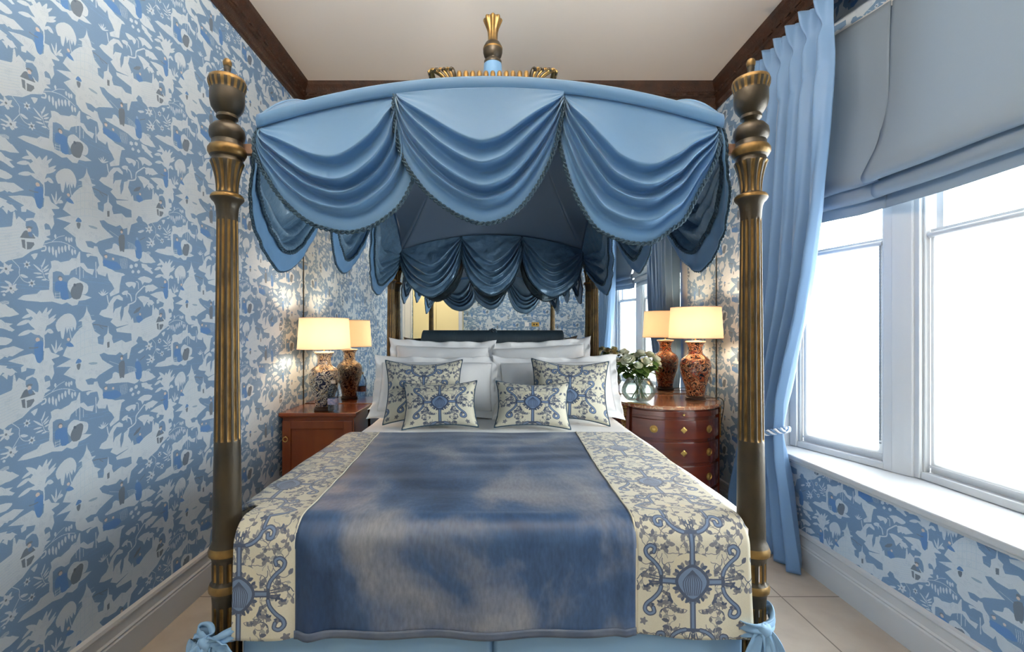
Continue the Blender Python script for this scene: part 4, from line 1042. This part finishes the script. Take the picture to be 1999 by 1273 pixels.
for i, (y0, y1, lb) in enumerate(((2.2,3.05,'slim brass curtain rail with a ball end under the cornice by the right bed post'),(-.05,.8,'slim brass curtain rail at the near end of the bay, outside the frame'))):
    r = thing('curtain_rail', lb, 'curtain rail', (1.672,(y0+y1)/2,2.95))
    q = MB(); q.tube([(1.674,y0,2.945),(1.674,y1,2.945)], .009, 12); q.build('rod', M['brass'], r)
    ye = y1+.02 if i == 0 else y0-.02
    q = MB(); q.lathe([(.002,-.018),(.012,-.013),(.018,0),(.012,.013),(.002,.018)], 16, (1.668,ye,2.975)); q.build('ball_end', M['brass'], r)
    q = MB(); q.tube([(1.674,ye,2.945),(1.714,ye,2.945)], .006, 8); q.build('bracket', M['brass'], r)

# ---------------------------------------------------------------- pillows and cushions
def pillow(label, cat, name, w_, h_, th, loc, tilt, yaw, roll, mats, flange=0.0, group=None, seed=0, pinch=.05, piping=False, uvs=None, flat=False):
    root = thing(name, label, cat, loc, group)
    Mx = Matrix.Translation(loc) @ Matrix.Rotation(yaw, 4, 'Z') @ Matrix.Rotation(tilt, 4, 'X') @ Matrix.Rotation(roll, 4, 'Y')
    iw, ih = w_/2-flange, h_/2-flange
    def pos(a, b, side):        # a, b in [-1,1] over the filled part
        x = a*iw*(1-pinch*.8*(1-b*b)); z = b*ih*(1-pinch*1.3*(1-a*a))
        ea = max(0, 1-abs(a)**2.6); eb = max(0, 1-abs(b)**2.6); t = (ea*eb)**.42*th/2
        if flat: t *= 1
        nz = noise.noise(Vector((x*6+seed*5, z*6, seed)))*.5+.35*noise.noise(Vector((x*15+seed, z*5, seed+3)))
        cr = .5*math.sin((abs(x)*.8+abs(z))*60+seed)*math.exp(-((abs(a)-.9)**2+(abs(b)-.9)**2)/.05)
        t *= 1+.16*nz; t += .0022*cr
        sag = -.02*(1-b)*0
        return Vector((x, -side*t, z+ih+flange+sag))
    N = 48
    mb = MB()
    for side in (1, -1):
        mb.grid(lambda u, v: Mx @ pos(u*2-1, v*2-1, side), N, N, 0, (lambda u, v: uvs((u*2-1)*iw, (v*2-1)*ih)) if uvs else None)
    body = mb.build('pillow_body' if not piping else 'cushion_cover', mats[0], root, angle=180)
    bm = bmesh.new(); bm.from_mesh(body.data); bmesh.ops.remove_doubles(bm, verts=bm.verts, dist=.0006); bmesh.ops.recalc_face_normals(bm, faces=bm.faces); bm.to_mesh(body.data); bm.free()
    def edge(t):       # around the outline
        t = (t % 1)*4; k = int(t) % 4; f = t-int(t); q = f*2-1
        return ((q, -1), (1, q), (-q, 1), (-1, -q))[k]
    if flange:
        def fl(u, v):
            a, b = edge(u); p = pos(a, b, 1); ex = a*v*flange; ez = b*v*flange
            wv = .012*v*math.sin(u*2*PI*9+seed)+.008*v*math.sin(u*2*PI*21+seed*2)
            cornx = 1+.25*(abs(a)*abs(b))**6
            return Mx @ Vector((p.x+ex*cornx, (0)+wv*(.6 if flat else 1), p.z+ez*cornx))
        q = MB(); q.grid(fl, 200, 5, closeu=True); q.build('oxford_border', mats[0], root, angle=180, solid=.003, offs=0)
    if piping:
        pts = [Mx @ pos(*edge(i/240), 1) for i in range(240)]
        q = MB(); q.tube(pts, .0042, 6, closed=True); q.build('piping', M['trim'], root)
    return root
LN = [M['linen']]; EM = [M['embroid']]; BT = .766
g = 'white pillows on the bed'
for x, sd, lb in ((-.37,1,'white pillow lying flat under the left stack, its flanged end sticking out'),(.40,2,'white pillow lying flat under the right stack, its flanged end sticking out')):
    pillow(lb, 'pillow', 'bed_pillow', .84, .40, .10, (x,2.925,BT+.045), -PI/2, 0, 0, LN, .05, g, sd, .02, flat=True)
pillow('white pillow standing at the back left against the headboard', 'pillow', 'bed_pillow', .74, .435, .17, (-.36,3.09,.825), R(-18), R(2), R(1.5), LN, .045, g, 3)
pillow('white pillow standing at the back right against the headboard, corner raised', 'pillow', 'bed_pillow', .76, .435, .17, (.325,3.09,.825), R(-18), R(-2), R(-3.2), LN, .045, g, 4)
pillow('white pillow leaning in the front row behind the left patterned cushions', 'pillow', 'bed_pillow', .80, .415, .19, (-.36,2.80,BT), R(-27), R(2), R(.6), LN, .045, g, 5, .035)
pillow('white pillow leaning in the front row behind the right patterned cushions', 'pillow', 'bed_pillow', .80, .415, .19, (.405,2.80,BT), R(-27), R(-2), R(-1), LN, .045, g, 6, .035)
cu = lambda x, z: (.5+x/.36, .5+z/.46)
cv2 = lambda x, z: (.5+x/.36, .60+z/.50)
pillow('larger patterned cushion at the back left, behind a smaller one', 'cushion', 'patterned_cushion',   .46, .385, .15, (-.395,2.60,BT+.004), R(-22), R(7), R(0), EM, 0, None, 7, .14, True, cv2)
pillow('larger patterned cushion at the back right, behind a smaller one', 'cushion', 'patterned_cushion',   .46, .385, .15, (.435,2.60,BT+.004), R(-22), R(-6), R(2), EM, 0, None, 8, .14, True, cv2)
pillow('smaller patterned cushion at the front left of the bed', 'cushion', 'patterned_cushion', .415, .265, .13, (-.285,2.475,BT+.004), R(-24), R(3), R(-1.5), EM, 0, None, 9, .13, True, cu)
pillow('smaller patterned cushion at the front right of the bed', 'cushion', 'patterned_cushion', .415, .265, .13, (.215,2.475,BT+.004), R(-24), R(-3), R(1), EM, 0, None, 10, .13, True, cu)

# ---------------------------------------------------------------- bedside cabinet (left)
CAB = thing('bedside_cabinet', 'mahogany bedside cabinet with one panelled door, left of the bed', 'bedside cabinet', (-1.19,3.27,0))
ct = .749
mb = MB(); mb.box((-1.43,3.095,.04),(-.945,3.45,ct-.035)); mb.box((-1.42,3.11,0),(-.955,3.44,.04)); mb.build('carcass', M['mahogany'], CAB, smooth=False, bevel=.004)
mb = MB(); mb.box((-1.449,3.072,ct-.026),(-.925,3.462,ct)); mb.box((-1.442,3.082,ct-.036),(-.934,3.458,ct-.026)); mb.build('cabinet_top', M['mahogany'], CAB, smooth=False, bevel=.006)
mb = MB(); x0, x1, z0, z1 = -1.425, -.952, .07, .695
for a, b in (((x0,z0),(x0+.058,z1)),((x1-.058,z0),(x1,z1)),((x0+.058,z0),(x1-.058,z0+.06)),((x0+.058,z1-.055),(x1-.058,z1))): mb.box((a[0],3.076,a[1]),(b[0],3.094,b[1]))
mb.box((x0+.058,3.086,z0+.06),(x1-.058,3.094,z1-.055))
dr = mb.build('cabinet_door', M['mahogany'], CAB, smooth=False, bevel=.003)
mb = MB(); mb.tube([(-1.400+.016*math.cos(a*PI/12), 3.068, .572+.016*math.sin(a*PI/12)) for a in range(24)], .0032, 8, closed=True); mb.tube([(-1.400,3.078,.588),(-1.400,3.064,.588)], .005, 8); mb.build('ring_pull', M['brass'], dr)

# ---------------------------------------------------------------- demi-lune commode (right)
COM = thing('commode', 'half-round mahogany commode with a rose marble top and gilt mounts, right of the bed', 'chest of drawers', (1.17,3.2,0))
kx, ky, ka, kb, kt = 1.207, 3.455, .403, .590, .824
def dl(a, off=0, e=2.35):       # half-round outline, a from 0 (right) to PI (left)
    c, s = math.cos(a), math.sin(a); r = (abs(c/(ka+off))**e+abs(s/(kb+off))**e)**(-1/e)
    return Vector((kx+r*c, ky-r*s, 0))
def dlsolid(mb, off, z0, z1, a0=0, a1=PI, inner=None, mi=0, n=48):
    P = [dl(a0+(a1-a0)*i/n, off) for i in range(n+1)]
    Q = [dl(a0+(a1-a0)*i/n, inner) for i in range(n+1)][::-1] if inner is not None else []
    poly = P+Q; k = len(poly)
    vs = [(p.x,p.y,z0) for p in poly]+[(p.x,p.y,z1) for p in poly]
    if inner is None: fs = [tuple(range(k)), tuple(range(2*k-1,k-1,-1))]
    else: fs = [(i,i+1,k-2-i,k-1-i) for i in range(n)]+[(k+i,k+k-1-i,k+k-2-i,k+i+1) for i in range(n)]
    mb.add(vs, fs+[(i,(i+1)%k,k+(i+1)%k,k+i) for i in range(k)], mi)
mb = MB(); dlsolid(mb, -.022, .10, kt-.022); mb.build('commode_body', M['mahogany2'], COM, angle=30)
mb = MB(); dlsolid(mb, .0, kt-.021, kt-.004); dlsolid(mb, -.005, kt-.004, kt); mb.build('marble_top', M['marble'], COM, angle=30, bevel=.003)
mb = MB(); dlsolid(mb, -.012, .085, .11); mb.build('plinth_moulding', M['mahogany2'], COM, angle=30)
A0, A1 = R(56), R(124)
for k, (z0, z1) in enumerate(((.755,.790),(.615,.735),(.465,.592),(.30,.443),(.13,.28))):
    mb = MB(); dlsolid(mb, -.010, z0, z1, A0+.02, A1-.02, -.024, n=24); d = mb.build('drawer', M['mahogany2'], COM, angle=30, bevel=.002)
    zc_ = (z0+z1)/2
    def mount(a, r, nm, kind):
        p = dl(a, -.008); t = (dl(a+.02, -.008)-dl(a-.02, -.008)).normalized(); n = Vector((t.y,-t.x,0)); 
        if n.y > 0: n = -n
        Mx = Matrix.Translation((p.x,p.y,zc_)) @ n.to_track_quat('Z', 'Y').to_matrix().to_4x4(); q = MB()
        if kind:
            q.lathe([(r,0),(r,.003),(r*.8,.005),(r*.72,.002),(r*.4,.002),(r*.34,.008),(.001,.010)], 24, M=Mx, rf=lambda rr, z, a_: rr*(1+.04*math.cos(a_*12)) if rr > r*.75 else rr)
            q.tube([Mx @ Vector((r*.62*math.cos(b*PI/10), r*.62*math.sin(b*PI/10), .008)) for b in range(20)], .0022, 6, closed=True)
        else:
            q.lathe([(r,0),(r,.002),(r*.7,.004),(r*.3,.003),(.001,.003)], 16, M=Mx, rf=lambda rr, z, a_: rr*(1+.2*math.cos(a_*4)))
        q.build(nm, M['brass'], d)
    if k == 0: mount(PI/2, .008, 'keyhole_plate', 0)
    else:
        mount(R(72), .024, 'round_pull', 1); mount(R(108), .024, 'round_pull', 1); mount(PI/2, .017, 'keyhole_plate', 0)
for a in (R(50), R(130), R(6), R(174)):
    mb = MB(); dlsolid(mb, -.006, .11, kt-.024, a-.085, a+.085, -.03, n=8)
    pl = mb.build('pilaster', M['mahogany2'], COM, angle=30)
    q = MB(); r2 = random.Random(5)
    for i in range(34):           # gilt drop of scrolls and husks
        z = kt-.03-i*.0062; wd = .030*(1-i/50); sx = (i % 3-1)*.5
        p = dl(a+sx*wd/.42, -.004); q.lathe([(.001,-.006),(.0075-.0001*i,0),(.001,.006)], 7, (p.x,p.y,z))
        if i % 4 == 0:
            c = [dl(a+(.8*wd/.42)*math.cos(t*.6), -.002)+Vector((0,0,z-.006*math.sin(t*.6))) for t in range(11)]; q.tube(c, .0028, 5)
    q.build('gilt_mount', M['ormolu'], pl)
for a in (R(50), R(130), R(8), R(172)):
    p = dl(a, -.035); mb = MB(); mb.lathe([(.012,0),(.014,.01),(.010,.03),(.018,.085)], 16, (p.x,p.y,0)); mb.build('foot', M['ormolu'], COM)

# ---------------------------------------------------------------- table lamps
def lamp(label, x, y, z0, vm, footm, sc_=1.0):
    root = thing('table_lamp', label, 'table lamp', (x,y,z0), 'pair of porcelain table lamps')
    c = (x,y,z0)
    mb = MB(); mb.lathe([(.060,0),(.068,.004),(.068,.012),(.060,.018),(.062,.024),(.056,.028)], 6 if False else 32, c); mb.build('lamp_foot', M['darkwood'], root)
    prof = [(.058,.028),(.061,.045),(.070,.09),(.086,.14),(.099,.19),(.104,.232),(.100,.262),(.084,.288),(.060,.305),(.049,.318),(.046,.335),(.046,.358),(.051,.380),(.062,.397)]
    P = smooth3([Vector((r,0,z)) for r, z in prof], 3)
    mb = MB(); mb.lathe([(p.x,p.z) for p in P], 40, c); mb.build('vase_body', vm, root)
    mb = MB(); mb.lathe([(.062,.3975),(.067,.400),(.066,.408),(.050,.408),(.012,.412)], 32, c); mb.build('vase_rim', M['porcelain'], root)
    mb = MB(); mb.tube([(x,y,z0+.41),(x,y,z0+.60)], .005, 8); mb.build('lamp_stem', M['brass'], root)
    mb = MB(); mb.lathe([(.01,.0),(.018,.02),(.028,.05),(.02,.075),(.004,.085)], 16, (x,y,z0+.435))
    bm_ = bpy.data.materials.get('lit_bulb')
    if not bm_:
        bm_ = bpy.data.materials.new('lit_bulb'); bm_.use_nodes = True; b = bm_.node_tree.nodes['Principled BSDF']; b.inputs['Emission Color'].default_value = (1,.72,.42,1); b.inputs['Emission Strength'].default_value = 20
    q = mb.build('light_bulb', bm_, root); q.visible_shadow = True
    mb = MB(); mb.grid(lambda u, v: (x+(.178-.013*v)*math.cos(u*2*PI), y+(.178-.013*v)*math.sin(u*2*PI), z0+.428+.215*v), 64, 4, closeu=True)
    sh = mb.build('lamp_shade', M['shade'], root, angle=180)
    for zc2, r in ((.428,.178),(.643,.165)):
        q = MB(); q.tube([(x+r*math.cos(a*PI/32), y+r*math.sin(a*PI/32), z0+zc2) for a in range(64)], .0022, 6, closed=True); q.build('shade_rim', M['shade'], sh)
    q = MB()
    for a in range(3): q.tube([(x,y,z0+.60),(x+.165*math.cos(a*2.094+.5),y+.165*math.sin(a*2.094+.5),z0+.64)], .0018, 5)
    q.build('shade_spider', M['brass'], sh)
    ld = bpy.data.lights.new('lamp_light', 'POINT'); ld.energy = LAMPW; ld.color = (1,.72,.46); ld.shadow_soft_size = .045
    o = bpy.data.objects.new('lamp_light', ld); link(o, root); o.location = (x,y,z0+.525)
    return root
LAMPW = 6.5
lamp('table lamp with a blue and white patterned vase base, on the left cabinet', -1.185, 3.20, ct+.0005, M['vase_blue'], None)
L2 = lamp('table lamp with a rust and navy patterned vase base, on the right commode', 1.425, 3.20, kt+.0005, M['vase_rust'], None)
q = MB(); q.tube(smooth3([(1.49,3.2,kt+.008),(1.55,3.19,kt+.010),(1.60,3.20,kt+.007),(1.635,3.22,kt-.03),(1.645,3.26,.70),(1.64,3.30,.55),(1.625,3.32,.38),(1.63,3.33,.22),(1.66,3.34,.06),(1.62,3.35,.02),(1.55,3.40,.02)], 10), .0028, 6)
q.build('lamp_cord', M['black'], L2)
# water bottle
bx, by = -1.10, 3.135
BOT = thing('water_bottle', 'small clear blue plastic water bottle in front of the left lamp', 'bottle', (bx,by,ct))
bp_ = [(.001,.004),(.022,.0),(.034,.004),(.036,.014),(.034,.028),(.036,.036),(.036,.095),(.034,.102),(.037,.115),(.036,.140),(.030,.160),(.018,.178),(.013,.186),(.013,.196)]
mb = MB(); mb.lathe([(r,z) for r, z in bp_], 32, (bx,by,ct+.0008), rf=lambda r, z, a: r*(1+.02*math.sin(a*8)*(z < .03 or .11 < z < .15))); mb.build('bottle_body', M['pet'], BOT)
mb = MB(); mb.lathe([(.0368,.050),(.0372,.052),(.0372,.090),(.0368,.092)], 32, (bx,by,ct+.0008), cap=False); mb.build('bottle_label', mat('bottle_label', (196,190,214), .5, var=(40,.1,(120,140,190))), BOT)
mb = MB(); mb.lathe([(.015,.192),(.0155,.195),(.0155,.212),(.013,.214)], 24, (bx,by,ct+.0008), rf=lambda r, z, a: r*(1+.03*math.cos(a*20))); mb.build('bottle_cap', M['porcelain'], BOT)

# ---------------------------------------------------------------- flowers on the commode
vx, vy = .985, 3.08
V = thing('glass_vase', 'round clear glass vase of white roses on the marble commode top', 'vase', (vx,vy,kt))
prof = [(.001,.006),(.05,.002),(.078,.012),(.104,.045),(.110,.075),(.104,.105),(.086,.135),(.076,.150),(.080,.160),(.078,.160),(.073,.150),(.083,.134),(.100,.105),(.106,.075),(.100,.046),(.074,.017),(.045,.010),(.001,.012)]
mb = MB(); mb.lathe([(p.x,p.z) for p in smooth3([Vector((r,0,z)) for r, z in prof], 3)], 48, (vx,vy,kt+.0008), cap=False); mb.build('glass_bowl', M['glass'], V)
def rose(p, r, seed, lb):
    rr = random.Random(seed); p = Vector(p)
    root = thing('white_rose', lb, 'flower', tuple(p), 'white roses in the glass vase')
    ax = Vector((p.x-vx, p.y-vy-.06, .16)).normalized(); Q = ax.to_track_quat('Z', 'Y').to_matrix().to_4x4(); T = Matrix.Translation(p) @ Q
    mb = MB()
    for ring, (n, op, ht) in enumerate(((3,.10,.95),(4,.32,1.0),(5,.62,.9),(6,1.0,.65))):
        for k in range(n):
            a0 = k*2*PI/n+ring*.7+rr.uniform(-.15,.15); wd = 2*PI/n*.75
            def f(u, v):
                a = a0+(u-.5)*wd*1.5*(.35+.65*math.sin(min(1, v+.15)*PI*.55)); rad = r*(.12+(.25+.75*op)*math.sin(v*PI/2)*(1-.1*abs(u-.5)**2*4)); z = r*(ht*1.2*v**(1+op*.6)-.35+(-.28*op*max(0, v-.7)/.3))
                return T @ Vector((rad*math.cos(a), rad*math.sin(a), z))
            mb.grid(f, 7, 6)
    mb.lathe([(.001,-.45*r),(.3*r,-.35*r),(.45*r,0),(.3*r,.5*r),(.001,.75*r)], 12, M=T)
    mb.build('blossom', M['petal'], root, angle=180)
    s = p-ax*r*.4; c = Vector((vx+(p.x-vx)*.12+rr.uniform(-.02,.02), vy+(p.y-vy)*.15+rr.uniform(-.02,.02), kt+.15)); e = Vector((vx-(p.x-vx)*.35, vy-(p.y-vy)*.3, kt+.025))
    q = MB(); q.tube(smooth3([s, s.lerp(c, .6)-ax*.01, c, e], 6), .0026, 6); q.build('stem', M['stem'], root)
    q = MB()
    for k in range(9):
        b = s.lerp(c, rr.uniform(.0, .75)); d = Vector((rr.uniform(-1,1), rr.uniform(-1.2,.4), rr.uniform(-.5,.5))).normalized(); L = rr.uniform(.045,.075); n = d.cross(Vector((0,0,1))).normalized()
        q.grid(lambda u, v: b+d*L*v+n*(u-.5)*L*.75*math.sin(min(1,v*.93+.07)*PI)**.8+Vector((0,0,-.018*v*v+.006*abs(u-.5)*2)), 4, 6)
    q.build('leaf', M['leaf'], root, angle=180, fix=False)
FL = [(1193,697,.05,.026),(1215,688,.10,.024),(1226,704,-.05,.040),(1250,690,.06,.030),(1268,694,.10,.030),(1281,702,.02,.030),(1240,697,.12,.030),(1262,708,-.04,.034),(1205,706,.08,.028),(1246,714,-.08,.024),(1284,712,.07,.024),(1222,690,.14,.024)]
WH_ = ['the largest bloom facing forward','at the far left of the bunch','at the top left','in the upper middle','at the upper right','at the far right','in the back middle','facing forward on the right side','low at the left behind a leaf','small and low in the middle','low at the far right','at the top left behind']
order = [1,2,0,3,4,5,6,7,8,9,10,11]
for i, (x, y, dy, r) in enumerate(FL):
    rose(W(x, y, vy+dy), r*1.15, 20+i, 'cream white rose in the glass vase, '+WH_[order[i]])
# small things on the marble
PEN = thing('brass_pen', 'slim gold coloured pen lying on the marble in front of the vase', 'pen', (.93,2.96,kt))
q = MB(); q.tube([(.875,3.005,kt+.0065),(.985,2.925,kt+.0065)], lambda t: .0055 if .06 < t < .9 else .003, 10); q.build('barrel', M['brass'], PEN)
q = MB(); q.tube([(.885,2.990,kt+.012),(.915,2.968,kt+.012)], .0015, 6); q.build('clip', M['brass'], PEN)
BX = MB(); BX.box((.775,3.10,kt+.0006),(.835,3.16,kt+.05)); tag(BX.build('card_box', M['paper'], None, smooth=False, bevel=.004), 'small white box on the marble beside the pillows', 'box')
